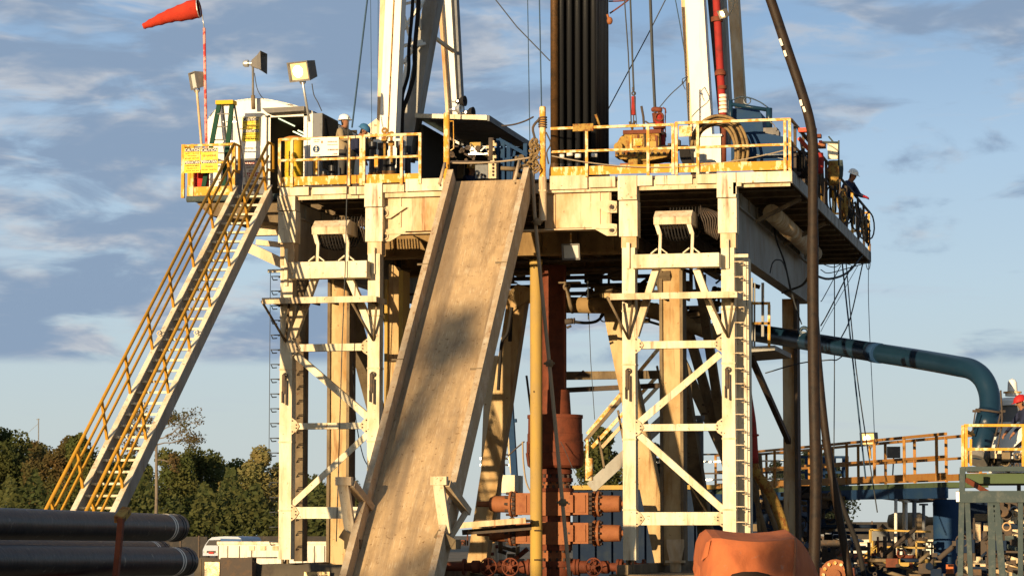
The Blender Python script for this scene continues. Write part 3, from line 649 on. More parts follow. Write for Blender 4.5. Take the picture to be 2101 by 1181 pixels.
def caution(l,t,r,b_,Y,lines,label,board='sign_yellow',mul=1):
    p0=at(l,b_,Y);p1=at(r,t,Y);w_=p1.x-p0.x;h=p1.z-p0.z;cx=(p0.x+p1.x)/2;o=B().box(p0.x,p1.x,Y,Y+.012,p0.z,p1.z)
    S=one(o,'warning_sign',board,label,'sign','yellow warning signs');z=p1.z
    for kind,tx,hh in lines:
        H_=h*hh;zc=z-H_/2
        if kind in('bar','rbar'):
            q=B().box(p0.x+.012,p1.x-.012,Y-.003,Y-.001,zc-H_*.44,zc+H_*.44);q.build('sign_band','ink' if kind=='bar' else 'ink_red',S)
            text(tx,(cx,Y-.006,zc),w_*.93,'sign_white',S,h=H_*.72)
        elif kind=='t': text(tx,(cx,Y-.004,zc),min(w_*.9,w_*.075*len(tx)),'ink_brown',S,h=H_*.62)
        elif kind=='T': text(tx,(cx,Y-.004,zc),w_*.84,'ink_brown',S,h=H_*.6)
        z-=H_
    return S
YS=LY-.05
caution(378,303,411,355,YS,[('bar','CAUTION',.17),('t','SAFETY GLASSES',.1),('t','REQUIRED',.1),('t','BEYOND THIS POINT',.1),('gap','',.03),('bar','PERHATIAN',.16),('t','GUNAKAN KACAMATA',.11),('t','PELINDUNG',.1),('t','SETELAH INI',.1)],'left yellow CAUTION PERHATIAN board on the landing rail')
caution(412,303,447,355,YS-.003,[('bar','CAUTION',.17),('gap','',.06),('T','USE HANDRAIL',.16),('gap','',.08),('bar','PERHATIAN',.16),('gap','',.05),('t','PEGANG',.13),('t','PAGAR TANGGA',.13)],'yellow CAUTION USE HANDRAIL board on the landing rail')
# ------------------------------------------------------------ cabin
YC=1.9
def A(x,y,Y=YC): return at(x,y,Y)
CB=thing('cabin','white cabin with arched roof and open doorway behind the stairs','cabin',(-6,YC,10.15))
xl=A(428,300).x;xr=A(642,300).x;xd0=A(552,300).x;xd1=A(627,300).x;zdt=A(590,240).z;zb=10.14
arc=[A(x,y) for x,y in((428,240),(440,226),(458,214),(482,206),(510,202),(540,202),(570,207),(600,214),(642,228))]
#wall=[V((xl,YC,zb))]+arc[:]+[V((xr,YC,zb)),V((xd1,YC,zb)),V((xd1,YC,zdt)),V((xd0,YC,zdt)),V((xd0,YC,zb))]
# front wall as strips around the opening
b=B();b.prism([V((xl,YC,zb))]+[p for p in arc if p.x<xd0]+[V((xd0,YC,A(553,204).z)),V((xd0,YC,zb))],(0,.05,0))
b.prism([V((xd0,YC,zdt)),V((xd0,YC,A(553,204).z)),A(570,207),A(600,214),V((xd1,YC,A(627,223).z)),V((xd1,YC,zdt))],(0,.05,0))
b.prism([V((xd1,YC,zb)),V((xd1,YC,A(627,223).z)),A(642,228),V((xr,YC,zb))],(0,.05,0));b.build('front_wall','cabin_white',CB)
b=B();b.prism(arc+[p-V((0,0,.05)) for p in reversed(arc)],(0,3.8,0));b.build('arched_roof','cabin_white',CB)
b=B();b.box(xl-.03,xl,YC,YC+3.8,zb,arc[0].z-.05);b.box(xl,xr,YC+3.78,YC+3.82,zb,arc[0].z-.05);b.box(xr,xr+.03,YC,YC+3.8,zb,arc[-1].z-.06);b.build('side_wall','cabin_white',CB)
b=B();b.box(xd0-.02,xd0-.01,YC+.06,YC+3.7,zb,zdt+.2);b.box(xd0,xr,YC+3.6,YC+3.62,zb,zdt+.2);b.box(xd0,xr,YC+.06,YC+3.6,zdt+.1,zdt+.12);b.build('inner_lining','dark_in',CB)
b=B()
for x in (xd0,xd1): b.box(x-.04,x+.04,YC-.03,YC-.002,zb,zdt+.05)
b.box(xd0-.04,xd1+.04,YC-.03,YC-.002,zdt,zdt+.07);b.build('door_frame','cabin_white',CB)
b=B();b.prism([A(545,226,YC-.0),A(632,222,YC),A(632,231,YC),A(556,236,YC)],(0,-.3,0));b.build('door_hood','lamp_grey',CB)
dr=B();dr.box(A(482,0,YC-.08).x,A(549,0,YC-.08).x,YC-.10,YC-.06,zb+.05,A(515,238,YC-.08).z);D_=dr.build('door','cabin_white',CB)
b=B();x0,x1=A(482,0,YC-.1).x,A(549,0,YC-.1).x;zt_=A(515,238,YC-.1).z
b.box(x0,x1,YC-.112,YC-.102,zt_-.04,zt_);b.box(x0,x0+.03,YC-.112,YC-.102,zb+.05,zt_);b.box(x1-.03,x1,YC-.112,YC-.102,zb+.05,zt_);b.box(x0,x1,YC-.112,YC-.102,A(0,322,YC).z-.01,A(0,322,YC).z+.03);b.build('door_trim','cabin_white',D_)
b=B();b.box(x0+.04,x1-.04,YC-.108,YC-.102,zb+.08,A(515,325,YC-.1).z);b.build('kick_panel','cabin_grey',D_)
for l,t,r,b_ in ((560,244,598,265),(571,243,604,261),(602,270,624,283),(612,268,626,275)):
    p=at(l,t,YC+.7);q=atX(r,b_,p.x);B().bar(p,V((p.x,q.y,p.z)),.03,.025).build('tube_light','tube_lit',CB)
caution(497,240,533,290,YC-.13,[('bar','CAUTION',.17),('t','SAFETY GLASSES',.1),('t','REQUIRED',.1),('t','BEYOND THIS POINT',.1),('gap','',.03),('bar','PERHATIAN',.16),('t','GUNAKAN KACAMATA',.11),('t','PELINDUNG',.1),('t','SETELAH INI',.1)],'yellow CAUTION PERHATIAN sign on upper half of the cabin door')
caution(498,330,532,379,YC-.13,[('rbar','DANGER',.2),('t','HARD HAT',.14),('t','AREA',.14),('rbar','BAHAYA',.2),('t','DAERAH',.13),('t','TOPI KERAS',.13)],'white and red DANGER BAHAYA sign low on the cabin door','sign_white')
# dark locker right of the cabin
p=at(641,300,1.6);q=at(661,300,1.6);zt_=at(661,232,1.6).z
T=thing('steel_locker','dark grey steel locker with slanting shaded side right of the cabin','locker',(p.x,1.6,10.3))
B().box(p.x,q.x,1.6,2.85,10.3,zt_).build('body','cabin_grey',T)
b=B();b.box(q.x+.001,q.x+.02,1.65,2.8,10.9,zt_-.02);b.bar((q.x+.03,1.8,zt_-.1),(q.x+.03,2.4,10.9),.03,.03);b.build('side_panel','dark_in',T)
# yellow drum, red drum
def drum(px,pt,pb,wpx,Y,m,lid,label):
    c=at(px,pb,Y);r=wpx/2/95.;h=at(px,pt,Y).z-c.z;T=thing('drum',label,'drum',c)
    B().lathe(c,(0,0,1),[(0,0),(0,r*.95),(h*.3,r),(h*.31,r*1.05),(h*.33,r),(h*.63,r),(h*.64,r*1.05),(h*.66,r),(h*.95,r),(h*.97,r*1.04),(h,r*.98),(h,0)],20).build('barrel',m,T)
    B().lathe(c+V((0,0,h+.002)),(0,0,1),[(0,0),(0,r*1.08),(.04,r*1.08),(.07,r*.7),(.08,0)],20).build('lid',lid,T)
drum(603,287,384,40,1.1,'drum_yellow','drum_lid','tall yellow drum with brown lid in front of the cabin doorway')
drum(412,356,391,36,.9,'drum_red','drum_red','small red drum on the landing below the caution boards')
# step ladder
Y=.75;T=thing('step_ladder','green step ladder with yellow cap standing on the landing','ladder',at(456,385,Y))
def lr(x,y,Y=Y):return at(x,y,Y)
zb_=10.13
for xt,xb in ((450,421),(476,464)):
    B().bar(lr(xt,212),V((lr(xb,385).x,Y-.25,zb_)),.10,.05,(0,1,0)).build('front_rail','ladder_green',T)
B().bar(lr(446,212,Y+.03),lr(482,211,Y+.03),.09,.28,(0,1,0)).build('top_cap','drum_yellow',T)
for y,x0,x1 in ((234,446,472),(260,441,470),(287,437,468),(314,433,467),(341,429,465),(368,425,464)):
    B().bar(lr(x0,y,Y-.05),lr(x1,y,Y-.05),.022,.03,(0,1,0)).build('ladder_step','lamp_grey',T)
for xt,xb in ((457,455),(481,492)): B().bar(lr(xt,214,Y+.15),V((lr(xb,385).x,Y+.75,zb_)),.04,.03,(0,1,0)).build('rear_rail','alu',T)
for y in (250,290,330): B().bar(lr(458,y,Y+.4),lr(486,y,Y+.4),.02,.02).build('rear_stay','alu',T)
# windsock
Y=.9;T=thing('windsock','red windsock blown left from a red and white pole','windsock',at(424,390,Y))
b=B();b.tube([at(425,390,Y),at(419,58,Y)],.034,8);b.build('pole','redwhite',T)
b=B();b.tube([at(419,60,Y),at(415,30,Y)],.014,6);b.ring(at(407,18,Y),(1,.15,.15),.215,.012,16,5);b.build('hoop','alu',T)
ax_=[(409,17,.215),(395,20,.225),(375,26,.20),(355,31,.165),(335,38,.14),(315,46,.105),(298,53,.075),(293,55,.06)]
b=B();pts=[at(x,y,Y-.01*i) for i,(x,y,r) in enumerate(ax_)]
b.tube(smooth_path(pts,3),[r for i in range(len(ax_)-1) for r in [ax_[i][2]+(ax_[i+1][2]-ax_[i][2])*k/3+(.008 if k==1 else -.006) for k in range(3)]]+[.06],18,False);b.build('sock','sock',T)
# speakers and floodlights on poles
def flood(c,tgt,s,label,lit,pole_to,pm='alu',cat='floodlight'):
    c=V(c);T=thing('floodlight',label,cat,pole_to if pole_to else c)
    f=(V(tgt)).normalized();q=f.to_track_quat('-Y','Z').to_matrix().to_4x4();Mx=Matrix.Translation(c)@q
    def tb(mb): mb.v=[Mx@v for v in mb.v];return mb
    w_,h=s
    b=B();o=[(-w_/2,-h/2),(w_/2,-h/2),(w_/2,h/2),(-w_/2,h/2)];d0,d1=-w_*.30,w_*.35
    b.add([(x,d0,z) for x,z in o]+[(x*.82,d1,z*.82) for x,z in o]+[(x*.88,d0,z*.88) for x,z in o]+[(x*.80,d0+.06,z*.80) for x,z in o],
      [(4,5,6,7)]+[(k,4+k,4+(k+1)%4,(k+1)%4) for k in range(4)]+[(k,(k+1)%4,8+(k+1)%4,8+k) for k in range(4)]+[(8+k,8+(k+1)%4,12+(k+1)%4,12+k) for k in range(4)])
    hs=tb(b).build('housing','lamp_grey',T)
    b=B();b.box(-w_*.40,w_*.40,d0+.05,d0+.06,-h*.40,h*.40);tb(b).build('lens','lens_lit' if lit else 'lens_dim',T)
    if lit: b=B();b.lathe((-w_*.08,d0+.048,.0),(0,-1,0),[(0,0),(0,h*.30),(.008,h*.27),(.02,0)],18);tb(b).build('bulb','bulb_lit',T)
    if pole_to:
        b=B();b.tube([c+V((0,0,-h*.55)),V((c.x,c.y,c.z-h*.55-.0))-V((0,0,.01)),V(pole_to)],.03,8);b.build('pole',pm,T)
        b=B();b.ring(c-V((0,0,h*.55)),(0,1,0),.06,.02,10,5);b.build('yoke','lamp_grey',T)
    return T
flood(at(404,165,1.0),(-.8,-.75,-.22),(.36,.40),'unlit grey floodlight on left landing pole beside the windsock',False,at(421,385,1.0),'cream')
flood(at(621,145,1.5),(-.32,-.9,-.28),(.58,.46),'lit floodlight on a pole above the cabin doorway',True,at(635,250,1.5))
b=B();b.tube(smooth_path([at(640,172,1.5),at(644,195,1.5),at(652,210,1.5),at(660,228,1.6)],4),.012,5);one(b,'lamp_cable','cable','black cable drooping from lit floodlight to the dark locker','cable')
c=at(519,130,1.7);T=thing('loudspeaker','black horn loudspeaker on a pole above the cabin roof','loudspeaker',at(520,230,1.7))
b=B();p=c+V((-.02,0,0));b.add([p+V((x,y*1.0,z)) for x,y,z in((0,-.06,-.06),(0,.06,-.06),(0,.06,.06),(0,-.06,.06),(.16,-.12,-.14),(.16,.12,-.14),(.16,.12,.17),(.16,-.12,.17),(.30,-.26,-.20),(.30,.2,-.24),(.30,.2,.24),(.28,-.26,.24))],
 [(0,1,5,4),(1,2,6,5),(2,3,7,6),(3,0,4,7),(4,5,9,8),(5,6,10,9),(6,7,11,10),(7,4,8,11),(0,3,2,1)]);b.build('horn','lamp_grey',T)
b=B();b.lathe(c+V((-.23,0,.0)),(1,0,0),[(0,0),(0,.06),(.04,.085),(.12,.085),(.14,.04),(.22,.04)],14);b.build('driver','alu',T)
b=B();b.tube([c+V((0,0,-.08)),at(519,222,1.7)],.028,8);b.tube([c+V((-.05,0,-.05)),c+V((.12,0,-.12))],.02,6);b.build('pole','lamp_grey',T)
B().tube([at(519,196,1.68),at(520,224,1.68)],.05,8).build('pole_clamp','shade_steel',T)
B().tube(smooth_path([at(522,150,1.7),at(527,180,1.7),at(534,195,1.7),at(540,202,1.9)],4),.010,5).build('wire','cable',T)
# white notice board on the deck rail
Y=-.07;p0=at(637,321,Y);p1=at(695,281,Y)
S=B().box(p0.x,p1.x,Y,Y+.015,p0.z,p1.z);S=one(S,'notice_board','sign_white','white notice board with round walking figure emblem on deck rail','sign')
cx,cz=at(649,306,Y).x,at(649,306,Y).z
b=B();b.ring((cx,Y-.004,cz),(0,1,0),.075,.006,20,4);b.lathe((cx,Y-.003,cz),(0,1,0),[(0,0),(0,.075),(.002,.075)],20);b.build('emblem','ink_blue',S)
b=B()
for p,q,t in (((0,.03),(0,-.01),.022),((0,-.01),(-.02,-.06),.012),((0,-.01),(.02,-.06),.012),((0,.02),(-.03,-.005),.01),((0,.02),(.03,0),.01)):
    b.bar((cx+p[0],Y-.012,cz+p[1]),(cx+q[0],Y-.012,cz+q[1]),t,.003,(0,1,0))
b.lathe((cx,Y-.013,cz+.05),(0,1,0),[(0,0),(0,.014),(.003,.014)],10);b.build('figure','sign_white',S)
text('YOUR SAFETY',at(650,287,Y-.01),.16,'ink_brown',S);text('COMES FIRST',at(649,291,Y-.01),.12,'ink_brown',S)
text('KESELAMATAN ANDA',at(682,291,Y-.01),.22,'ink_brown',S,h=.02);text('TANGGUNG JAWAB KITA',at(682,297,Y-.01),.24,'ink_brown',S,h=.02)
text('NO SMOKING AREA',at(683,307,Y-.01),.24,'ink_brown',S,h=.03);text('STOP WORK',at(650,318,Y-.01),.16,'ink_brown',S,h=.015);text('TEAM',at(688,316,Y-.01),.08,'ink_red',S,h=.025)
B().pbox(659,289,662,294,Y-.006,.003).build('mark','ochre',S)
# plates on the right hand rail
one(B().pbox(1175,254,1217,269,-.05,.05),'rail_plate','ochre','mustard steel plate on the guard rail before the drill pipes','plate')
one(B().pbox(1393,258,1419,280,-.05,.02),'rail_tag','yellow_pale','blotched square plate hung on guard rail near coiled hose','plate')
# ------------------------------------------------------------ standing drill pipes (a rack of five across, eight deep)
DPr=[]
def drillpipe(x,y,m,r=.068):
    T=thing('drill_pipe','dark drill pipe standing upright in the rack right of the ramp','drill pipe',(x,y,10.3),'drill pipes racked upright')
    B().tube([(x,y,10.9),(x,y,21)],r,10).build('pipe_body',m,T)
    B().lathe((x,y,10.30),(0,0,1),[(0,0),(0,r*1.1),(.05,r*1.35),(.45,r*1.35),(.6,r)],12).build('tool_joint',m,T);return T
xs=[at(p,200,2.2).x for p in (1152,1169,1186,1202,1219)]
pr=drillpipe(xs[0],2.2,'drill_pipe')
for j in range(9):
    for i,x in enumerate(xs):
        if i or j: 
            if i in(0,1,2,3,4): dup(pr,(x+random.uniform(-.006,.006),2.2+j*.172,10.3))
T=drillpipe(at(1138,200,2.1).x,2.1,'drill_pipe_rust',.095);T['label']='thick rusty brown pipe, leftmost of the upright drill pipes'
for i,x in enumerate(xs[:3]+[xs[4]]):
    B().tube([(x,2.2,11.02+.05*(i==1)),(x,2.2,11.11+.05*(i==1))],.073,10).build('pipe_mark','sign_white',pr if i==0 else [o for o in bpy.data.objects if o.name.startswith('drill_pipe') and o.type=='EMPTY' and (o.location-V((x,2.2,10.3))).length<.03][0])
b=B();b.tube([at(1222,235,1.8),at(1232,262,1.9)],.03,6);b.tube([at(1225,262,1.9),at(1250,260,1.9)],.04,6);one(b,'pipe_hook','ochre','small rusty hook lever on the drill pipe rack','hook')
# small orange device on the pipes top right
b=B();b.sphere(at(1251,43,2.6),.07,10,6,(1,1,1.3));b.tube([at(1246,30,2.6),at(1249,40,2.6)],.03,6);one(b,'pulley','bop_orange','small orange pulley hanging beside drill pipe tops','pulley')
b=B();b.tube(smooth_path([at(1249,3,3),at(1275,2,3),at(1298,-4,3)],4),.018,6);b.tube(smooth_path([at(1251,28,3),at(1270,15,3),at(1290,0,3)],4),.018,6);one(b,'rusty_chain','bop_red','rusty chain looping from drill pipe tops at picture top','chain')
# short collars and lifting subs left of the ramp
for i,(px,pt,w_,Y) in enumerate(((765,292,17,1.0),(786,294,22,.8),(803,325,19,.8),(821,290,17,1.4),(837,300,14,1.9),(682,340,14,1.2),(665,352,12,1.0))):
    c=at(px,300,Y);h=at(px,pt,Y).z-10.3;r=w_/190.
    T=thing('pipe_sub',('thick dark pipe sub standing on deck behind notice board rail','tallest dark pipe sub left of ramp with belled top','short dark pipe sub between two taller ones','dark pipe sub in front of the mast leg','slim dark pipe sub near the red helmet worker','low dark pipe sub under the notice board','smallest dark pipe stub under notice board')[i],'pipe',(c.x,Y,10.3),'pipe subs standing on the deck')
    B().lathe((c.x,Y,10.3),(0,0,1),[(0,0),(0,r*1.15),(.2,r*1.15),(.22,r),(h-.16,r*.85),(h-.14,r*1.05),(h,r*1.1),(h,r*.7),(h-.1,r*.7)],14).build('body','drill_pipe',T)
    B().lathe((c.x,Y,10.3),(0,0,1),[(.28,r*1.17),(.28,r*1.18),(.36,r*1.18),(.36,r*1.0)],14).build('collar','drill_pipe_rust',T)
for px,t,b_ in ((772,318,345),(787,312,342),(647,322,358)): one(B().pbox(px-4,t,px+4,b_,.7+px/4000,.05),'yellow_tool','yellow','yellow handle of tool at pixel'.replace(' at pixel',' hanging behind left guard rail'),'tool','yellow tool handles behind the rail')
# iron tongs hanging near the rail (dark shapes above the rail)
for px,py in ((789,268),(803,276)):
    b=B();c=at(px,py,.6);b.ring(c,(0,1,0),.05,.028,10,6);b.tube([c+V((0,0,-.05)),c+V((.01,0,-.65))],.035,6);b.box(c.x-.06,c.x+.06,.55,.65,c.z-.25,c.z-.15);one(b,'shackle','ochre','rusty shackle standing above guard rail by mast foot','shackle','rusty shackles at the mast foot')
# ------------------------------------------------------------ yellow tongs / spinner machine
T=thing('power_tong','dirty yellow power tong machine hung behind right guard rail','machine',at(1310,345,2.6));Y=2.6
def pb(l,t,r,b_,nm,m,Y=Y,d=.3,par=None): 
    return B().pbox(l,t,r,b_,Y,d).build(nm,m,par or T)
pb(1284,272,1352,306,'case','ochre',Y,.6);pb(1278,266,1356,274,'top_plate','bop_red',Y-.05,.75)
b=B();b.prism([at(1284,272,Y),at(1272,282,Y),at(1262,300,Y),at(1262,322,Y),at(1284,322,Y)],(0,.5,0));b.build('jaw','ochre',T)
b=B();b.prism([at(1262,310,Y-.1),at(1376,306,Y-.1),at(1368,322,Y-.1),at(1330,330,Y-.1),at(1272,326,Y-.1)],(0,.7,0));b.build('lower_plate','ochre',T)
b=B();b.lathe(at(1268,301,Y-.15),(0,1,0),[(0,0),(0,.10),(.2,.10),(.2,0)],14);b.lathe(at(1303,326,Y),(0,0,1),[(-.3,0),(-.3,.16),(.1,.16)],14);b.lathe(at(1322,328,Y+.1),(0,0,1),[(-.25,0),(-.25,.13),(.1,.13)],14);b.build('cylinder','ochre',T)
pb(1272,335,1290,348,'bracket','bop_orange',Y-.1,.2);pb(1314,324,1330,348,'leg','bop_orange',Y+.1,.2);pb(1294,322,1312,348,'leg','ochre',Y,.2)
for i,(l,t,r,b_) in enumerate(((1292,278,1296,304),(1307,276,1311,304),(1330,276,1334,302),(1344,278,1349,306))): pb(l,t,r,b_,'rib','bop_red' if i%2 else 'yellow',Y-.03,.03)
pb(1300,284,1318,299,'cover','yellow',Y-.04,.03);pb(1332,290,1346,302,'cover','yellow_pipe',Y-.035,.03)
b=B()
for k in range(9): x=1266+k*12;b.lathe(at(x,314,Y-.16),(0,1,0),[(0,0),(0,.03),(.06,.03)],8)
b.build('bolt_row','dark_steel',T)
b=B();b.tube([at(1292,250,Y),at(1298,266,Y)],.03,6);b.tube([at(1303,248,Y),at(1297,262,Y)],.035,6);b.tube([at(1316,218,Y),at(1320,240,Y),at(1324,300,Y)],.03,6);b.tube([at(1324,249,Y),at(1332,254,Y),at(1345,253,Y)],.02,6);b.build('lever','dark_steel',T)
b=B();b.tube(smooth_path([at(1345,306,Y),at(1362,312,Y+.2),at(1378,302,Y+.3),at(1384,318,Y+.3),at(1388,345,Y+.3)],4),.04,6)
for k in range(7): b.tube(smooth_path([at(1350+4*k,300,Y),at(1360+5*k,314-k,Y+.1*k),at(1392+k*3,300,Y+.3),at(1398+k*3,325,Y+.3),at(1408+k*3,345,Y+.3)],4),.028,6)
b.build('hose','rubber',T)
b=B()
for k in range(14):
    c=at(1362+random.uniform(-14,26),300+random.uniform(-12,30),Y+.3);b.box(c.x-.08,c.x+.08,c.y,c.y+.2,c.z-.07,c.z+.07)
b.build('valve_block','dark_steel',T)
# suspension line with red spring cylinder
T=thing('tong_hanger','dark red hanging cylinder on twin lines above the yellow tong','hanger',at(1300,262,2.6))
B().lathe(at(1300,236,2.6),(0,0,1),[(0,0),(0,.05),(.42,.05),(.42,.0)],12).build('cylinder','red',T)
b=B();b.tube([at(1300,236,2.6),at(1300,250,2.6),at(1296,258,2.6)],.015,6);b.ring(at(1300,192,2.6),(0,1,0),.04,.018,10,5);b.ring(at(1299,183,2.6),(1,0,0),.04,.018,10,5);b.build('hook','dark_steel',T)
# red manifold
T=thing('red_manifold','weathered red pump manifold standing behind the yellow tong','manifold',at(1352,345,3.0));Y=3.0
b=B();b.lathe(at(1353,300,Y),(0,0,1),[(0,0),(0,.14),(.25,.14),(.3,.1),(.42,.11),(.62,.11),(.66,.08),(.74,.08),(.76,0)],14);b.build('body','red',T)
b=B();b.tube([at(1358,226,Y),at(1342,224,Y)],.06,8);b.sphere(at(1341,225,Y),.06,10,6);b.tube([at(1342,232,Y),at(1345,255,Y)],.05,8);b.build('elbow','bop_red',T)
b=B();b.ring(at(1353,240,Y-.1),(0,1,0),.09,.025,12,6);b.ring(at(1353,262,Y-.1),(0,0,1),.12,.03,12,6);b.tube([at(1365,222,Y),at(1365,290,Y)],.014,6);b.tube([at(1360,221,Y),at(1365,224,Y),at(1366,232,Y)],.02,6);b.build('clamp','bop_red',T)
# ------------------------------------------------------------ blue machine, frame and coiled hose at right front
T=thing('blue_winch','dark blue winch unit with rounded tank and guard frame at deck corner','machine',at(1560,345,1.0));Y=1.0
b=B();b.prism([at(1500,222,2.2),at(1560,230,2.2),at(1563,240,2.2),at(1566,270,2.2),at(1500,272,2.2)],(0,1.1,0));b.build('tank','blue_dark',T)
b=B();b.lathe(at(1502,250,2.6),(1,0,0),[(0,0),(0,.30),(.5,.30),(.62,.24),(.66,.1),(.68,0)],20);b.build('drum','blue_dark',T)
B().prism([at(1532,272,Y),at(1550,269,Y),at(1620,283,Y),at(1620,338,Y),at(1532,338,Y)],(0,1.2,0)).build('case','blue_dark',T)
B().pbox(1500,272,1531,338,Y+.4,1.0).build('case_panel','blue_dark',T)
b=B();b.tube([at(1501,214,2.0),at(1578,226,2.0)],.045,8);b.tube([at(1499,206,2.0),at(1499,262,2.0)],.05,8);b.tube([at(1578,222,2.0),at(1578,262,2.0)],.07,8);b.build('guard_frame','blue_pipe',T)
b=B();b.tube(smooth_path([at(1501,206,2.0),at(1520,199,2.0),at(1538,201,2.0),at(1560,210,2.0),at(1577,222,2.0)],5),.014,6);b.ring(at(1533,207,2.0),(0,1,0),.075,.014,16,5);b.build('guard_arch','blue_pipe',T)
b=B();b.pbox(1566,262,1594,270,1.6,.4);b.pbox(1570,270,1592,276,1.6,.4);b.pbox(1592,268,1598,288,1.6,.3);b.tube(smooth_path([at(1580,250,1.8),at(1588,256,1.8),at(1592,266,1.8)],3),.012,5);b.build('gearbox','lamp_grey',T)
b=B();b.bar(at(1550,318,Y-.02),at(1618,317,Y-.02),.02,.02);b.bar(at(1570,316,Y-.02),at(1612,328,Y-.02),.02,.02);b.build('seam','blue_pipe',T)
b=B()
outer=[(1419,300),(1424,270),(1440,250),(1466,238),(1496,241),(1520,258),(1533,290),(1533,320),(1524,341)];inner=[(1432,300),(1434,280),(1446,265),(1467,256),(1486,260),(1499,275),(1507,300),(1509,325),(1503,343)]
for k in range(8):
    f=k/7.;Yk=.30+.10*((k*3)%5)
    b.tube(smooth_path([at(o[0]*(1-f)+i_[0]*f+1.5*math.sin(k*2.1+j),o[1]*(1-f)+i_[1]*f,Yk) for j,(o,i_) in enumerate(zip(outer,inner))],4),.034,7)
b.tube(smooth_path([at(1485,346,.3),at(1500,338,.35),at(1520,331,.4),at(1534,340,.4)],4),.06,7);b.tube(smooth_path([at(1478,343,.25),at(1500,334,.28),at(1512,326,.3)],4),.035,7)
one(b,'hose_coil','coil','big arched coil of brown hose in front of the right mast leg','hose')
# ------------------------------------------------------------ mast
MS=thing('mast','tall white drilling mast of four leaning legs rising out of view','mast',(-.3,7,10.3))
def mleg(p,q,w_,d,Y0,Y1,m='mast_white',nm='mast_leg'):
    a,c=at(*p,Y0),at(*q,Y1);e=a+(c-a)*1.25;b=B();b.bar(a,e,w_,d,(0,1,0));return b.build(nm,m,MS)
def lface(l,pxt,pxb,Y,d): pass
f1=mleg((795,378),(812,0),.40,.42,4.6,4.6)
B().bar(at(779,378,4.9),at(779,378,4.9)+(at(789,0,4.9)-at(779,378,4.9))*1.25,.12,.36,(0,1,0)).build('leg_flange','cream',MS)
B().bar(at(791,378,4.37),at(791,378,4.37)+(at(808,0,4.37)-at(791,378,4.37))*1.25,.025,.02,(0,1,0)).build('leg_ladder_line','ochre',MS)
B().bar(at(1450,378,4.6),at(1450,378,4.6)+(at(1427,0,4.6)-at(1450,378,4.6))*1.25,.44,.42,(0,1,0)).build('mast_leg','mast_white',MS)
B().bar(at(1427,378,4.9),at(1427,378,4.9)+(at(1406,0,4.9)-at(1427,378,4.9))*1.25,.14,.36,(0,1,0)).build('leg_flange','cream',MS)
# foot section of right leg
B().pbox(1424,276,1479,345,4.3,.5).build('leg_foot','mast_white',MS);B().pbox(1422,276,1481,280,4.25,.6).build('foot_flange','mast_white',MS)
B().pbox(766,285,822,345,4.3,.5).build('leg_foot','mast_white',MS)
mleg((832,330),(890,0),.34,.55,6.5,6.5,'shade_paint','rear_leg')
mleg((936,300),(919,0),.26,.4,10.5,10.5,'mast_white','rear_leg')
mleg((926,300),(905,0),.08,.4,10.3,10.3,'cream','leg_flange')
mleg((952,300),(937,0),.06,.3,10.5,10.5,'cabin_grey','leg_flange')
mleg((1525,300),(1506,0),.26,.4,10.5,10.5,'cream','rear_leg')
mleg((1496,300),(1480,0),.20,.5,7.0,7.0,'shade_paint','rear_leg')
mleg((1487,300),(1459,0),.10,.5,5.6,5.6,'dark_steel','leg_channel')
b=B();b.bar(at(884,72,8.5),at(931,106,10.2),.08,.08);b.build('mast_brace','cream',MS)
for (x0,y0,x1,y1) in ((832,8,850,4),(826,95,866,85),(829,60,862,10),(828,130,848,100),(825,20,845,90),(826,180,836,120),(860,20,878,-20),(843,96,872,90),(855,0,862,60)):
    B().bar(at(x0,y0,5.8),at(x1,y1,6.2),.07,.07).build('lattice_brace','mast_white',MS)
for (x0,x1) in ((840,846),(852,850)):
    b=B();b.tube(smooth_path([at(x0+8,-60,5.4),at(x0+6,20,5.4),at(x0-1,100,5.4),at(x0-2,150,5.4),at(x0-14,195,5.4),at(826,230,5.4),at(824,280,5.4)],6),.055 if x0==852 else .045,8);one(b,'kelly_hose','rubber',('thick' if x0==852 else 'thin')+' black hose hanging inside the left mast leg','hose','hoses inside the left mast leg')
# red standpipe
T=thing('standpipe','red standpipe with white and orange bands beside the right mast leg','pipe',at(1484,335,4.4));Y=4.4
b=B();b.tube([at(1485,262,Y),at(1483,232,Y),at(1478,150,Y),at(1470,0,Y),at(1466,-90,Y)],.09,12);b.build('pipe','red',T)
b=B();b.lathe(at(1478,150,Y),(-.04,0,1),[(-.06,0),(-.06,.14),(.0,.14),(.06,.11),(.08,.09)],14);b.cut();b.lathe(at(1471,38,Y),(-.04,0,1),[(-.08,.09),(-.08,.14),(.03,.14),(.03,.09)],14);b.cut();b.lathe(at(1482,180,Y),(-.04,0,1),[(-.04,.1),(-.04,.11),(.04,.11)],14);b.build('coupling','bop_red',T)
for k,y in enumerate((196,204,212,220,228)):
    B().lathe(at(1482.5+k*.3,y,Y),(-.04,0,1),[(-.045,.09),(-.045,.1),(.02,.1),(.02,.09)],14).build('white_band','band_white',T)
    if k<4:B().lathe(at(1482.8+k*.3,y+4,Y),(-.04,0,1),[(-.04,.09),(-.04,.095),(.04,.095),(.04,.09)],14).build('orange_band','band_orange',T)
B().tube([at(1485,235,Y),at(1485,335,Y)],.06,10).build('lower_pipe','bop_red',T)
flood(at(1484,28,4.2),(-.6,-.7,-.5),(.22,.2),'small lit floodlight clamped beside the red standpipe',True,None)
b=B();b.tube(smooth_path([at(1506,-10,4.2),at(1504,12,4.2),at(1497,28,4.2),at(1488,38,4.2)],4),.018,6);one(b,'lamp_cable','cable','black cable looping to small lamp at the red standpipe','cable')
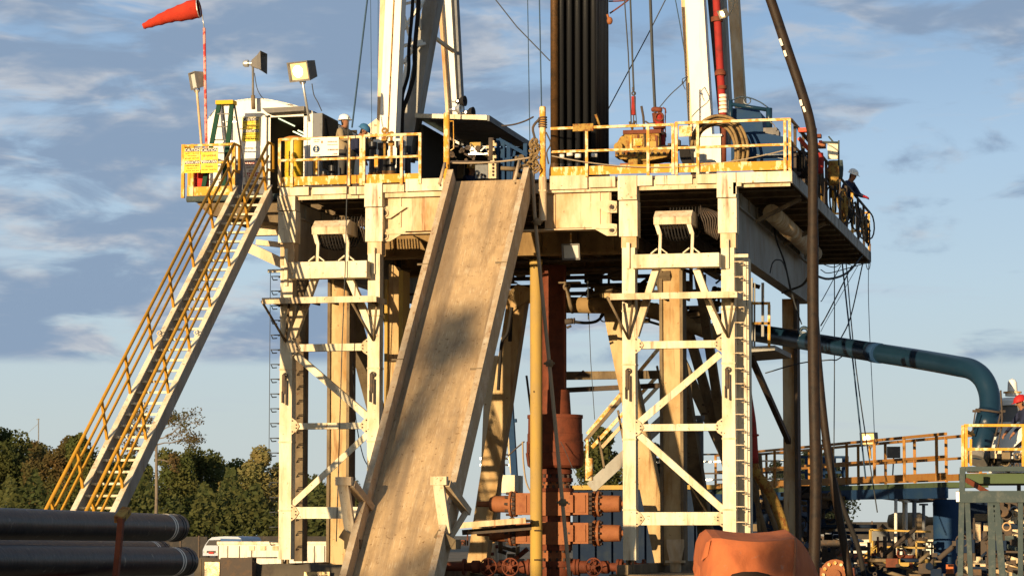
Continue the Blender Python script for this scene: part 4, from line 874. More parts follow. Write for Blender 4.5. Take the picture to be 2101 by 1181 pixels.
# ------------------------------------------------------------ driller's shelter in the middle
T=thing('driller_shelter','open shelter with slanting white edged roof behind the ramp mouth','shelter',at(950,345,6.0));Y=6.0
z=at(925,241,Y).z;xa=at(852,238,Y).x;xb=at(1000,250,Y).x
b=B();b.prism([(xa,Y,z+.10),(xb,Y,z-.0),(xb,Y,z-.06),(xa,Y,z+.04)],(0,5.0,0));b.build('roof','shade_paint',T)
b=B();b.prism([(xa,Y-.04,z+.12),(xb,Y-.04,z+.02),(xb,Y-.04,z-.10),(xa,Y-.04,z+.02)],(0,.035,0));b.build('roof_edge','white',T)
b=B();b.box(xb+.0,xb+.05,Y-.0,Y+5,z-.12,z+.02);b.build('side_edge','cabin_grey',T)
b=B();b.bar(at(752,275,7.5),at(786,250,7.5),.3,.12,(0,1,0));b.build('gable_strip','white',T)
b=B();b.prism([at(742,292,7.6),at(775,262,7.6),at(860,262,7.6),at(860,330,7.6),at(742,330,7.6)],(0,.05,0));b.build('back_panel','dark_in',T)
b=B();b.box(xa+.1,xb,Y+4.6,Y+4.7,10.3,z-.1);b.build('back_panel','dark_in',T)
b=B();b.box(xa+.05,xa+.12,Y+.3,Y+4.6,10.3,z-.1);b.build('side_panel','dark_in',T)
for x in (at(1046,300,Y+2.5).x,): B().bar((x,Y+2.5,10.3),(x,Y+2.5,z-.3),.08,.08).build('roof_post','blue_dark',T)
for l,t,m in ((866,302,'a'),(874,303,'b')):
    p=at(l-20,t-18,Y+1);B().bar(p,V((p.x,p.y+1.6,p.z)),.05,.04).build('tube_light','tube_lit',T)
T=thing('driller_console','beige control console with round gauges behind the ramp top','console',at(985,365,4.5));Y=4.5
B().pbox(1002,331,1018,366,Y,.4).build('cabinet','cream',T);B().pbox(975,338,1001,366,Y+.1,.4).build('panel','cabin_grey',T);B().pbox(925,330,952,366,9.7,.1).build('panel','shade_steel',T)
b=B()
for k,(x,y) in enumerate(((981,360),(988,358),(995,361),(1012,338),(1012,345),(1012,352),(1012,359))): b.lathe(at(x,y,Y-.01+(.1 if x<1000 else 0)),(0,1,0),[(0,0),(0,.03),(.03,.03)],10)
b.build('gauge','ink',T)
B().pbox(957,300,998,318,Y+.5,.05).build('glass_screen','glass_dark',T);b=B();b.pbox(955,315,1000,317,Y+.42,.06);b.build('screen_frame','alu',T)
B().pbox(964,292,986,302,Y+.6,.2).build('lamp_box','yellow_pipe',T)
b=B()
for k in range(34):
    c=at(925+random.uniform(0,100),316+random.uniform(-16,20),Y+.2+random.random()*.4);s=random.uniform(.02,.05)
    if k%3: b.tube([c,c+V((random.uniform(-.2,.2),0,random.uniform(-.15,.15)))],s*.6,6)
    else: b.lathe(c,(random.uniform(-1,1),-1,0),[(0,0),(0,s*1.3),(.06,s*1.3),(.06,0)],10)
    b.cut()
b.tube([at(925,332,Y),at(1020,333,Y)],.03,6);b.tube([at(1008,283,Y),at(1008,330,Y)],.07,8);b.build('fitting','dark_steel',T)
b=B()
for k in range(9):
    c=at(1004+random.uniform(-4,14),292+k*5,Y-.05);b.box(c.x-.05,c.x+.05,c.y,c.y+.1,c.z-.03,c.z+.04)
b.build('valve_stack','cream',T)
T=thing('machinery_frame','dark blue machinery frame right of the control console','machine',at(1055,368,4.8));Y=4.8
b=B()
for x0,y0,x1,y1,w_ in ((1022,285,1022,372,.07),(1032,292,1032,372,.1),(1044,296,1044,372,.09),(1024,286,1082,318,.08),(1056,310,1048,372,.06),(1078,295,1078,372,.09),(1024,330,1080,318,.06)): b.bar(at(x0,y0,Y),at(x1,y1,Y),w_,w_,(0,1,0))
b.build('frame','blue_dark',T)
B().pbox(1028,310,1042,370,Y+.1,.4).build('case','blue_dark',T);B().pbox(1062,322,1090,368,Y+.3,.4).build('case','blue_dark',T)
b=B()
for k in range(16):
    c=at(1048+random.uniform(0,38),335+random.uniform(-12,26),Y-.1);s=random.uniform(.03,.07);(b.lathe(c,(random.uniform(-1,1),-1,.3),[(0,0),(0,s),(.1,s),(.1,0)],8) if k%2 else b.tube([c,c+V((s*3,0,random.uniform(-.1,.1)))],s*.5,6));b.cut()
b.tube([at(1028,345,Y-.1),at(1060,347,Y-.1)],.05,8);b.build('fitting','shade_steel',T)
for k,(x,y) in enumerate(((951,208),(968,231),(943,224))):
    T=thing('siren_horn',('upper black siren horn on the rear mast leg','lower right black siren horn on the rear mast leg','small pale siren horn between the black ones')[k],'siren',at(x-8,y,9.8),'siren horns')
    b=B();c=at(x,y,9.8);b.lathe(c+V((-.2,0,0)),(1,-.2,0),[(0,0),(0,.05),(.1,.06),(.18,.12),(.26,.14),(.24,.06),(.2,0)],14);b.build('horn','rubber' if k<2 else 'alu',T)
    b=B();b.tube([c+V((-.3,0,0)),c+V((-.1,0,0))],.02,6);b.lathe(c+V((-.14,-.06,0)),(0,-1,0),[(0,0),(0,.035),(.03,.03),(.03,0)],10);b.build('bracket','alu',T)
# ------------------------------------------------------------ hanging floodlight under the deck
T=flood(at(1173,515,.9),(.02,-1,-.25),(.40,.36),'grey floodlight hanging on a bracket under the deck centre',False,None)
b=B();b.tube([at(1171,498,.9),at(1171,478,.9)],.02,6);b.box(at(1163,0,.9).x,at(1180,0,.9).x,.88,.92,at(0,496,.9).z,at(0,492,.9).z);b.build('bracket','yellow_pale',T)
# ------------------------------------------------------------ blow-out preventer stack
Y=5.0;cx=at(1139,900,Y).x;zp=lambda y:at(1142,y,Y).z
BP=thing('blowout_preventer','rust red blowout preventer stack standing under the rig floor centre','preventer',(cx,Y,1.0))
def disc(y0,y1,r,nm,m='bop_red',n=28,bolts=0):
    z0,z1=zp(y1),zp(y0);o=B().lathe((cx,Y,z0),(0,0,1),[(0,0),(0,r),(z1-z0,r),(z1-z0,0)],n).build(nm,m,BP)
    if bolts:
        b=B()
        for k in range(bolts):
            a=2*math.pi*k/bolts+.1;b.lathe((cx+r*.86*math.cos(a),Y+r*.86*math.sin(a),z0-.05),(0,0,1),[(0,0),(0,.032),(z1-z0+.12,.032),(z1-z0+.12,0)],6)
        b.build('stud','bolt',o)
    return o
b=B();r=.29;b.lathe((cx-.02,Y,zp(852)),(0,0,1),[(0,r),(zp(545)-zp(852),r)],28);b.build('riser','bop_red',BP)
b=B();b.lathe((cx,Y,zp(855)),(0,0,1),[(0,.38),(zp(800)-zp(855),.34),(zp(800)-zp(855),.28)],28);b.build('riser_skirt','bop_red',BP)
disc(851,858,.655,'annular_cap');b=B();z0=zp(960)
b.lathe((cx,Y,z0),(0,0,1),[(0,0),(0,.58),(.06,.65),(.35,.69),(.36,.67),(.62,.67),(.63,.65),(.80,.65),(.81,.635),(zp(858)-z0,.63),(zp(858)-z0,0)],36);b.build('annular_body','bop_red',BP)
disc(962,972,.40,'flange',bolts=14);disc(972,980,.34,'neck');disc(980,988,.42,'flange',bolts=14);disc(988,1001,.36,'neck','bop_orange');disc(1001,1008,.44,'flange',bolts=16)
def ram(yt,yb,nm):
    z0,z1=zp(yb),zp(yt);zc=(z0+z1)/2;h=z1-z0;hw=.80
    b=B();b.box(cx-hw*.55,cx+hw*.55,Y-.42,Y+.42,z0,z1);o=b.build('ram_body','bop_orange',BP)
    b=B()
    for s in(-1,1): b.box(cx+s*.50,cx+s*.86,Y-.38,Y+.38,z0+.02,z1-.02);b.cut()
    b.build('bonnet','bop_orange',BP)
    b=B()
    for s in(-1,1):
        b.box(cx+s*.30,cx+s*.52,Y-.47,Y-.42,z0+.07,z1-.07);b.cut();b.box(cx+s*.6,cx+s*.8,Y-.41,Y-.38,z0+.07,z1-.07);b.cut()
    b.build('cover_plate','bop_orange',BP)
    b=B()
    for s in(-1,1):
        b.lathe((cx+s*.42,Y-.475,zc),(0,-1,0),[(0,0),(0,.025),(.01,.025),(.01,0)],8);b.cut()
        for k in range(5):
            for yy in (-.36,.36): b.lathe((cx+s*.88,Y+yy,z0+.06+(h-.12)*k/4),(s,0,0),[(0,0),(0,.05),(.07,.05),(.07,.0)],6);b.cut()
            b.lathe((cx+s*.88,Y-.2+.1*k,z1-.06),(s,0,0),[(0,0),(0,.045),(.07,.045),(.07,.0)],6)
        b.cut()
    b.build('bonnet_bolt','bolt',o)
    for s in(-1,1):
        b=B();x=cx+s*.92;b.lathe((x,Y,zc),(s,0,0),[(0,0),(0,.30),(.06,.30),(.06,.25),(.10,.25),(.10,.30),(.15,.30),(.16,.21),(.2,.2),(.62 if s>0 else .55,.19),(.64,.15),(.66,.07),(.95,.065),(.95,0)],24);c_=b.build('ram_cylinder','bop_orange',BP)
        b=B()
        for k in range(10):
            a=2*math.pi*k/10;b.lathe((x-.02,Y+.26*math.cos(a),zc+.26*math.sin(a)),(s,0,0),[(0,0),(0,.03),(.22,.03),(.22,0)],6);b.cut()
        b.build('flange_bolt','bolt',c_)
ram(1009,1057,'u');disc(1057,1070,.36,'spool');ram(1070,1116,'l')
disc(1116,1128,.40,'flange',bolts=14);disc(1128,1152,.33,'spool','bop_orange');disc(1150,1162,.45,'flange',bolts=14);disc(1162,1300,.40,'wellhead')
# side valves with hand wheels
zv=zp(1162)
for s,xs_ in ((-1,(0.6,1.0,1.5)),(1,(.75,1.0))):
    b=B();b.lathe((cx,Y-.2,zv),(s,0,0),[(.3,.10),(2.6,.10)],14)
    for x in (.48,.56,.9,.98,1.5,1.58,2.1): b.lathe((cx,Y-.2,zv),(s,0,0),[(x,.1),(x,.19),(x+.06,.19),(x+.06,.1)],16)
    for x in (.7,1.22,1.85): b.lathe((cx,Y-.2,zv),(s,0,0),[(x-.12,.1),(x-.08,.15),(x+.08,.15),(x+.12,.1)],14)
    b.build('choke_line','bop_red',BP)
for px in (1002,1047,1218):
    c=at(px,1162,Y-.62);b=B();b.ring(c,(0.15,1,0),.20,.018,24,6);b.lathe(c,(0,1,0),[(-.02,0),(-.02,.05),(.42,.04)],10)
    for k in range(5):
        a=k*2*math.pi/5+.3;b.tube([c,c+V((.19*math.cos(a),0,.19*math.sin(a)))],.014,5)
    b.build('hand_wheel','bop_red',BP)
# hose and clamp arms on the riser
b=B();b.tube(smooth_path([at(1165,655,Y-.3),at(1180,660,Y-.3),at(1205,662,Y-.3),at(1225,658,Y-.2),at(1238,645,Y)],5),.035,8);one(b,'mud_hose','rubber','short black hose bending right from the red riser','hose')
b=B();b.tube([at(1160,660,Y-.3),at(1175,658,Y-.3)],.07,8);b.ring(at(1178,658,Y-.3),(1,0,0),.06,.02,10,5);b.tube([at(1163,672,Y-.3),at(1172,668,Y-.3)],.03,6);b.build('hose_fitting','dark_steel',BP)
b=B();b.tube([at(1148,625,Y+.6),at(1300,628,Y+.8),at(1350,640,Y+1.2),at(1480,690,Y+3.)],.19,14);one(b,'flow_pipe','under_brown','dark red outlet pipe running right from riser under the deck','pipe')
b=B();c=at(1163,588,Y-.6);b.ring(c,(0,1,0),.07,.03,12,6);b.tube([c,at(1170,625,Y-.5),at(1175,640,Y-.3)],.05,8);b.box(c.x-.2,c.x+.3,c.y,c.y+.2,c.z+.08,c.z+.12);one(b,'drain_elbow','shade_steel','grey elbow pipe hanging by the riser below deck','pipe')
# working platform at the preventer
T=thing('work_platform','narrow wooden edged work platform left of the preventer','platform',at(1020,1075,3.6))
p=at(945,1078,3.6);q=at(1088,1067,3.6);b=B();b.bar(p,q,.9,.05,(0,0,1));b.build('plank','white_worn',T)
b=B();b.bar(p+V((0,-.46,0)),q+V((0,-.46,0)),.04,.13,(0,0,1));b.build('plank_edge','cream',T)
b=B();b.bar(p+V((0,.2,-.15)),q+V((0,.2,-.15)),.12,.12,(0,0,1));b.box(p.x+.3,p.x+.8,3.8,4.1,p.z+.03,p.z+.14);b.build('bearer','dark_steel',T)
# yellow conductor pipe
PY=3.85;c=at(1100,600,PY);zt_=at(1100,532,PY).z
T=thing('conductor_pipe','tall mustard pipe standing upright in front of the red stack','pipe',(c.x,PY,0))
B().lathe((c.x,PY,0),(0,0,1),[(0,0),(0,.142),(zt_-.12,.142),(zt_-.12,.152),(zt_,.152),(zt_,0)],28).build('tube','yellow_pipe',T)
b=B()
for y in (549,803): b.lathe(at(1096,y,PY-.13),(0,-1,0),[(0,0),(0,.02),(.02,.02),(.02,0)],8);b.cut()
for y in (1086,1146): b.pbox(1096,y,1108,y+3,PY-.145,.03);b.cut()
b.build('hole','ink',T)
# grey hanging hose with couplings, leaning down the front
T=thing('drop_hose','thin grey hose with couplings hanging from the post at ramp mouth','hose',at(1170,1190,-1.0))
pts=[at(1092,350,-.25),at(1098,450,-.25),at(1112,600,-.3),at(1127,745,-.4),at(1142,900,-.5),at(1154,1030,-.6),at(1170,1200,-.7)]
B().tube(smooth_path(pts,5),.042,8).build('hose','rope',T)
b=B()
for p in (pts[3],pts[5],at(1102,455,-.28)):
    b.lathe(p-V((0,0,.07)),(.1,0,1),[(0,.04),(0,.075),(.06,.09),(.09,.09),(.15,.05)],12);b.tube([p-V((.12,0,0)),p+V((.12,0,0))],.025,6);b.cut()
b.build('coupling','shade_steel',T)
# ------------------------------------------------------------ big hoses on the right
b=B();pts=[at(1560,-60,-1),at(1588,20,-1),at(1618,110,-1),at(1645,190,-1),at(1661,247,-1),at(1668,300,-1),at(1668,400,-1),at(1668,600,-1),at(1670,800,-1.1),at(1674,1000,-1.3),at(1669,1200,-1.5)]
T=thing('rotary_hose','very long thick brown rotary hose hanging in front of deck right side','hose',at(1669,1200,-1.5))
hp_=smooth_path(pts,6);B().tube(hp_,[.108 if p.z>9 else .122 for p in hp_],14).build('hose','hose_brown',T)
b=B()
for y0,y1,x0,x1 in ((80,94,1600,1605),(104,116,1609,1613),(205,217,1642,1645),(219,230,1648,1652)): b.bar(at(x0,y0,-1.14),at(x1,y1,-1.14),.05,.02,(0,1,0))
b.build('hose_mark','band_white',T)
b=B();b.tube(smooth_path([at(1672,650,0),at(1680,760,0),at(1695,900,0),at(1715,1020,0),at(1745,1190,0)],6),.085,10);one(b,'brown_hose','hose_brown','second brown hose slanting down behind the rotary hose','hose')
b=B();b.tube(smooth_path([at(1690,900,5),at(1705,960,5),at(1730,1040,5),at(1760,1120,5),at(1775,1190,5)],6),.06,8);one(b,'brown_hose','rubber','dark thin hose slanting right near the bottom beside the brown one','hose')
b=B();b.tube(smooth_path([at(1525,800,9),at(1532,880,9),at(1548,960,9),at(1585,1020,9),at(1612,1100,9),at(1620,1190,9)],6),.13,10);one(b,'curved_hose','ochre','brown hose curving down behind the right tower','hose')
b=B();b.tube(smooth_path([at(1520,690,8),at(1530,800,8),at(1540,870,8),at(1545,950,8)],5),.14,12);b.ring(at(1541,892,8),(0,0,1),.17,.03,12,5);one(b,'choke_pipe','red','dark red upright pipe right of the right tower leg','pipe')
for k,(x0,x1) in enumerate(((1545,1560),(1558,1600),(1540,1575))):
    b=B();b.tube(smooth_path([at(x0,930,10),at(x0+8,1010,10),at(x1,1110,10),at(x1+8,1190,10)],5),.06,8);one(b,'trailing_hose','shade_steel',('left','right','middle')[k]+' grey hose trailing behind the right tower foot','hose','hoses behind the right tower foot')
# ------------------------------------------------------------ small walkway under the right girder
T=thing('side_walkway','small hanging walkway with yellow post under the right girder','walkway',at(1560,725,5))
b=B();b.prism([at(1512,712,5),at(1590,708,5),at(1590,718,5),at(1512,724,5)],(0,3,0));b.build('floor','shade_paint',T)
for x0,y0,x1,y1,m in ((1578,625,1578,712,'yellow'),(1510,622,1580,622,'yellow'),(1510,663,1580,663,'ochre'),(1542,570,1542,712,'shade_paint'),(1565,580,1565,690,'shade_paint')):
    B().bar(at(x0,y0,5.02),at(x1,y1,5.02),.06,.06,(0,1,0)).build('rail_post',m,T)
B().bar(at(1548,580,5.1),at(1548,712,5.1),.04,.04,(0,1,0)).build('rail_post','shade_paint',T)
# ------------------------------------------------------------ blue flow line
FL=thing('flow_line','long dark blue flow pipe bending down at right onto the tanks','pipe',cd(2010,940,58))
pts=[cd(1530,680,71),cd(1600,690,69.5),cd(1640,697,68.5),cd(1760,717,65),cd(1880,736,62),cd(1960,750,60),cd(1995,758,59.4),cd(2018,778,59),cd(2030,810,58.8),cd(2030,850,58.6),cd(2020,885,58.4),cd(2012,915,58.3),cd(2009,940,58.3)]
B().tube(smooth_path(pts,5),[.215]*56+[.24]*5 if False else .228,22).build('pipe','blue_pipe',FL)
def sleeve(p,q,r,nm,m): B().tube([p,q],r,20).build(nm,m,FL)
sleeve(cd(1790,722,64.2),cd(1806,724.5,63.7),.238,'coupling','blue_dark')
sleeve(cd(2029,845,58.6),cd(2020,886,58.4),.25,'clamp_sleeve','blue_pipe')
for x,y in ((2029,843),(2020,888)):
    c=cd(x,y,58.5);b=B();b.bar(c-V((.33,.15,0)),c+V((.33,.15,0)),.06,.05,(0,0,1));b.ring(c,(0.15,0,1),.27,.025,20,6);b.build('clamp','dark_steel',FL)
b=B();b.tube([cd(2001,845,58),cd(1994,892,58)],.015,6);b.cut();b.tube([cd(2053,848,58),cd(2042,895,58)],.02,6);b.build('clamp_rod','dark_steel',FL)
B().tube([cd(2009,928,58.3),cd(2004,945,58.2)],.25,18).build('outlet_elbow','lamp_grey',FL)
c=cd(1650,680,68);b=B();b.ring(c,(0,1,0),.10,.045,14,6);b.bar(c-V((.08,0,.25)),c,.16,.05,(0,1,0));b.build('lifting_lug','blue_pipe',FL)
# ------------------------------------------------------------ elevated walkway over the mud tanks
T=thing('tank_walkway','yellow railed elevated walkway rising to right above the mud tanks','walkway',cd(1800,990,72))
Lp=lambda y,f=0:cd(1560,y,84);Rp=lambda y:cd(1978,y,63)
WF=[cd(1500,1003,87),cd(1985,985,62.8)]
wy=(WF[1]-WF[0]).normalized();wn_=wy.cross(V((0,0,1))).normalized()
b=B();b.bar(WF[0]+V((0,0,-.1)),WF[1]+V((0,0,-.1)),1.0,.12,(0,0,1));b.build('deck','green_beam',T)
b=B();b.bar(WF[0]+V((0,0,-.28))+wn_*.5,WF[1]+V((0,0,-.28))+wn_*.5,.08,.25,(0,0,1));b.build('side_beam','blue_dark',T)
for s in (.5,-.45):
    for h,r_ in ((1.07,.045),(.55,.04)):
        B().bar(WF[0]+V((0,0,h))+wn_*s,WF[1]+V((0,0,h))+wn_*s,r_*1.5,r_*1.5,(0,0,1)).build('rail_bar','yellow_far',T)
    B().bar(WF[0]+V((0,0,.10))+wn_*s,WF[1]+V((0,0,.10))+wn_*s,.03,.16,(0,0,1)).build('toe_board','yellow_far',T)
    n=9
    for k in range(n+1):
        p=WF[0].lerp(WF[1],(k+(.0 if s>0 else .12))/n*.97)+wn_*s;B().bar(p,p+V((0,0,1.1)),.07,.07,(0,1,0)).build('rail_post','yellow_far',T)
T=flood(cd(1784,899,70),(-.35,-1,-.15),(.42,.34),'lit floodlight glowing on yellow walkway railing at right',True,cd(1786,940,70),'yellow')
c=cd(1833,927,72);T=thing('grey_box','small grey junction box on a post behind the walkway railing','box',cd(1831,985,72))
B().box(c.x-.17,c.x+.17,c.y,c.y+.15,c.z-.15,c.z+.15).build('case','lamp_grey',T);B().tube([c+V((0,.1,-.1)),cd(1831,985,72)],.02,6).build('post','lamp_grey',T)
# ------------------------------------------------------------ shaker platform far right
T=thing('shaker_platform','green shaker platform on grey scaffold frame at right edge','platform',cd(2040,1190,54))
dY=cd(2040,970,56).y
def pbx(l,t,r,b_,Y,d,nm,m,par): return B().pbox(l,t,r,b_,Y,d).build(nm,m,par)
pbx(1982,971,2125,991,dY,2.5,'green_beam','green_beam',T);pbx(1972,956,2125,966,dY-.2,.15,'top_pipe','grey_green',T)
pbx(1962,1006,2125,1030,dY-1.5,.2,'cross_beam','grey_green',T)
B().pbox(1962,1008,1968,1028,dY-1.53,.02).build('beam_end','alu',T)
for x0,y0,x1,y1,w_ in ((1975,958,1970,1190,11),(1985,1030,1992,1190,10),(2034,1030,2036,1190,14),(2044,1030,2058,1190,13),(2094,1030,2094,1190,10)):
    B().bar(at(x0,y0,dY-1.4),at(x1,y1,dY-1.4),w_/100,.1,(0,1,0)).build('scaffold_leg','grey_green',T)
B().bar(at(1985,985,dY-.1),at(2035,1015,dY-1.2),.1,.1).build('strut','bop_red',T)
for y in (1092,1130,1165): B().bar(at(2040,y,dY-1.3),at(2130,y+3,dY-1.3),.04,.04).build('scaffold_tie','dark_steel',T)
T=thing('guard_rail','yellow railing round the shaker platform at the right edge','railing',cd(2040,960,57));dY2=dY+.3
for x in (1976,1982,2100): B().bar(at(x,958,dY2),at(x,872,dY2),.07,.07,(0,1,0)).build('rail_post','yellow',T)
for y in (872,921): B().bar(at(1978,y,dY2),at(2125,y,dY2),.055,.055,(0,0,1)).build('rail_bar','yellow',T)
B().bar(at(1976,880,dY2),at(1998,892,dY2+1),.05,.05).build('rail_bar','yellow',T);B().bar(at(1992,900,dY2+.8),at(1992,955,dY2+.8),.05,.05).build('rail_post','yellow',T)
pbx(1984,963,2008,969,dY-.02,.05,'toe_board','yellow',T)
# white centrifuge column behind worker
T=thing('white_separator','white round topped separator unit behind the blue pipe at right edge','machine',at(2085,960,dY+4))
c=at(2080,960,dY+4);zq=lambda y:at(2080,y,dY+4).z
b=B();b.lathe((c.x,c.y,0),(0,0,1),[(zq(802),.11),(zq(784),.10),(zq(779),.07),(zq(776),0)],18);b.lathe((c.x,c.y,0),(0,0,1),[(zq(812),.16),(zq(805),.16),(zq(805),.11)],18);b.build('cap_dome','cabin_white',T)
b=B();b.lathe((c.x,c.y,0),(0,0,1),[(zq(832),.42),(zq(822),.40),(zq(817),.30),(zq(815),.15)],22);b.lathe((c.x,c.y,0),(0,0,1),[(zq(868),.22),(zq(832),.42)],4) if 0 else None;b.build('head','cabin_white',T)
b=B();b.lathe((c.x,c.y,0),(0,0,1),[(zq(868),.34),(zq(832),.34)],22);b.build('barrel','cabin_grey',T)
b=B();b.lathe((c.x,c.y,0),(0,0,1),[(zq(970),.55),(zq(920),.5),(zq(880),.36),(zq(866),.36)],22);b.build('lower_body','cabin_white',T)
b=B();b.lathe((c.x,c.y,0),(0,0,1),[(zq(806),.16),(zq(806),.2),(zq(803),.2),(zq(803),.1)],18);b.build('flange','yellow_pale',T)
# mud gas separator, tanks and boxes behind/below the walkway
def simple_tank(px,t,b_,w_,Y,m,label,nm='tank',cat='tank'):
    c=at(px,b_,Y);r=abs(at(px+w_/2,b_,Y).x-c.x);h=at(px,t,Y).z;T=thing(nm,label,cat,(c.x,Y,0))
    B().lathe((c.x,Y,0),(0,0,1),[(0,0),(0,r),(h-.1,r),(h,r*.96),(h,0)],28).build('shell',m,T)
    b=B()
    for z in (h*.35,h*.68,h-.15): b.lathe((c.x,Y,z),(0,0,1),[(0,r),(0,r*1.015),(.06,r*1.015),(.06,r)],28)
    b.build('band',m,T);return T
simple_tank(1945,1024,1190,58,14,'blue_dark','tall dark blue upright tank below walkway at right')
T=thing('mud_tank','long dark blue mud tank wall behind the preventer and right tower','tank',at(1420,1190,30));
B().pbox(1175,1003,1642,1190,30,4).build('tank_wall','navy_shade',T);b=B()
for k in range(14): x=1180+k*34;b.pbox(x,1008,x+6,1188,29.85,.14)
b.build('rib','navy_shade',T);B().pbox(1172,994,1645,1003,29.8,4.4).build('top_rim','yellow_pipe',T)
T=thing('mud_tank','dark blue low tank under the yellow pump skid at right','tank',at(1790,1190,22));B().pbox(1680,1163,1965,1200,22,5).build('tank_wall','navy_shade',T);B().pbox(1678,1159,1967,1163,21.9,5.2).build('top_rim','dark_steel',T)
T=thing('mud_tank','dark blue tank behind the scaffold legs at the right edge','tank',at(2010,1190,18));B().pbox(1975,1012,2060,1110,18,3).build('tank_wall','navy_shade',T);B().pbox(1973,1008,2062,1012,17.9,3.2).build('top_rim','navy_shade',T)
# horizontal vessel on posts
Y=40;T=thing('horizontal_vessel','round grey brown horizontal vessel behind slim white posts','vessel',at(1850,1190,Y))
c=at(1820,1068,Y);r=(at(1820,1051,Y).z-at(1820,1086,Y).z)/2;L_=at(1905,1068,Y).x-c.x
B().lathe(c,(1,0,0),[(0,0),(.05,r*.7),(.3,r),(L_-.3,r),(L_,r*.5),(L_,0)],24).build('shell','shade_steel',T)
b=B();b.lathe(c+V((L_,0,0)),(1,0,0),[(0,.15),(.3,.15),(.3,.35),(.5,.35),(.5,0)],12);b.build('nozzle','shade_steel',T)
for x in (1840,1890): B().bar(at(x,1082,Y),at(x,1190,Y),.2,.2,(0,1,0)).build('leg','dark_steel',T)
Y=16
for k,(x,w_,t,b_,m) in enumerate(((1838,6,1014,1150,'band_white'),(1854,5,1024,1150,'cream'),(1859,6,1026,1150,'band_white'),(1876,8,1022,1150,'cabin_grey'),(1895,6,1032,1150,'cabin_grey'))):
    T=thing('pipe_post',('brightest leftmost','thin cream second','bright third','thick grey fourth','grey rightmost')[k]+' upright pipe post below walkway beside blue tank','post',at(x,1160,Y),'pipe posts under the walkway')
    B().tube([at(x,b_+10,Y),at(x,t,Y)],w_/200*1.45,10).build('pipe',m,T)
    b=B();c=at(x,t+4,Y);b.lathe(c,(0,0,1),[(0,.05),(0,.12),(.05,.12),(.05,0)],10);b.build('flange',m,T)
T=thing('canopy','dark sloping canopy plate under the elevated walkway','canopy',at(1850,1030,17));b=B();b.prism([at(1745,1008,17),at(1935,1008,17),at(1935,1026,17),at(1870,1030,17),at(1800,1022,17)],(0,1.5,0));b.build('plate','dark_steel',T)
Y=12;T=thing('pump_skid','yellow pump skid with railing and pale sign in front of vessel','skid',at(1850,1160,Y))
B().pbox(1798,1146,1912,1161,Y,1.5).build('base_beam','yellow_pipe',T)
for x0,y0,x1,y1 in ((1785,1086,1910,1090),(1785,1086,1785,1160),(1790,1086,1790,1160),(1820,1121,1920,1124),(1800,1118,1775,1146),(1800,1118,1800,1150),(1880,1110,1915,1112),(1880,1110,1880,1150),(1912,1112,1912,1150),(1770,1140,1800,1118)):
    B().bar(at(x0,y0,Y-.1),at(x1,y1,Y-.1),.045,.045,(0,1,0)).build('rail_bar','yellow_pipe',T)
B().pbox(1789,1089,1821,1108,Y-.15,.03).build('blank_sign','cabin_grey',T)
b=B();b.lathe(at(1812,1146,Y+.5),(0,0,1),[(0,0),(0,.28),(.35,.3),(.5,.2),(.75,.15),(.9,0)],14);b.cut();b.lathe(at(1868,1104,Y+.5),(0,0,1),[(-.4,.03),(0,.07),(.06,0)],8);b.build('pump','dark_steel',T)
T=thing('orange_box','small orange painted beam end at tank foot','box',at(1948,1181,9));B().pbox(1941,1157,1956,1181,9,.3).build('plate','orange_tarp',T);B().pbox(1935,1176,1960,1182,8.95,.5).build('base','dark_steel',T)
# lit cabinets and pipes at the right edge
T=thing('white_cabinet','pale sunlit cabinet doors behind scaffold at right edge','cabinet',at(2015,1170,14));Y=14
pbx(1996,1070,2012,1152,Y,.5,'door','cream',T);pbx(2018,1072,2028,1090,Y,.5,'door','cream',T);pbx(2019,1093,2027,1130,Y,.5,'door','cream',T);pbx(1998,1053,2026,1068,Y+.1,.5,'box_top','shade_steel',T);pbx(1996,1130,2030,1154,Y+.05,.5,'lower_door','cream',T)
T=thing('white_cabinet','yellow lit panel with small fittings at extreme right edge','cabinet',at(2070,1110,14));pbx(2053,1034,2078,1088,Y,.5,'panel','cream',T);b=B();b.pbox(2056,1066,2064,1071,Y-.05,.04);b.cut();b.pbox(2058,1071,2063,1086,Y-.05,.04);b.build('fitting','ink',T)
T=thing('vent_pipe','thick cream upright pipe at bottom right edge','pipe',at(2082,1190,10));B().lathe(V((at(2082,1100,10).x,10,0)),(0,0,1),[(0,0),(0,.16),(at(2082,1056,10).z,.16),(at(2082,1056,10).z,0)],16).build('pipe','cream',T);b=B()
for y in (1130,1165):b.lathe(at(2082,y,10),(0,0,1),[(0,.16),(0,.175),(.04,.175),(.04,.16)],16)
b.build('band','yellow_pipe',T)
T=thing('lower_pipes','bundle of cream pipes on the ground at bottom right corner','pipe',at(2030,1181,12));b=B();b.tube([at(1975,1168,12),at(2035,1172,12),at(2105,1160,12)],.1,8);b.tube([at(1978,1158,12.3),at(2040,1160,12.3),at(2105,1150,12.3)],.05,8);b.build('pipe','cream',T);pbx(1975,1150,1983,1181,12.2,.2,'bracket','cream',T)
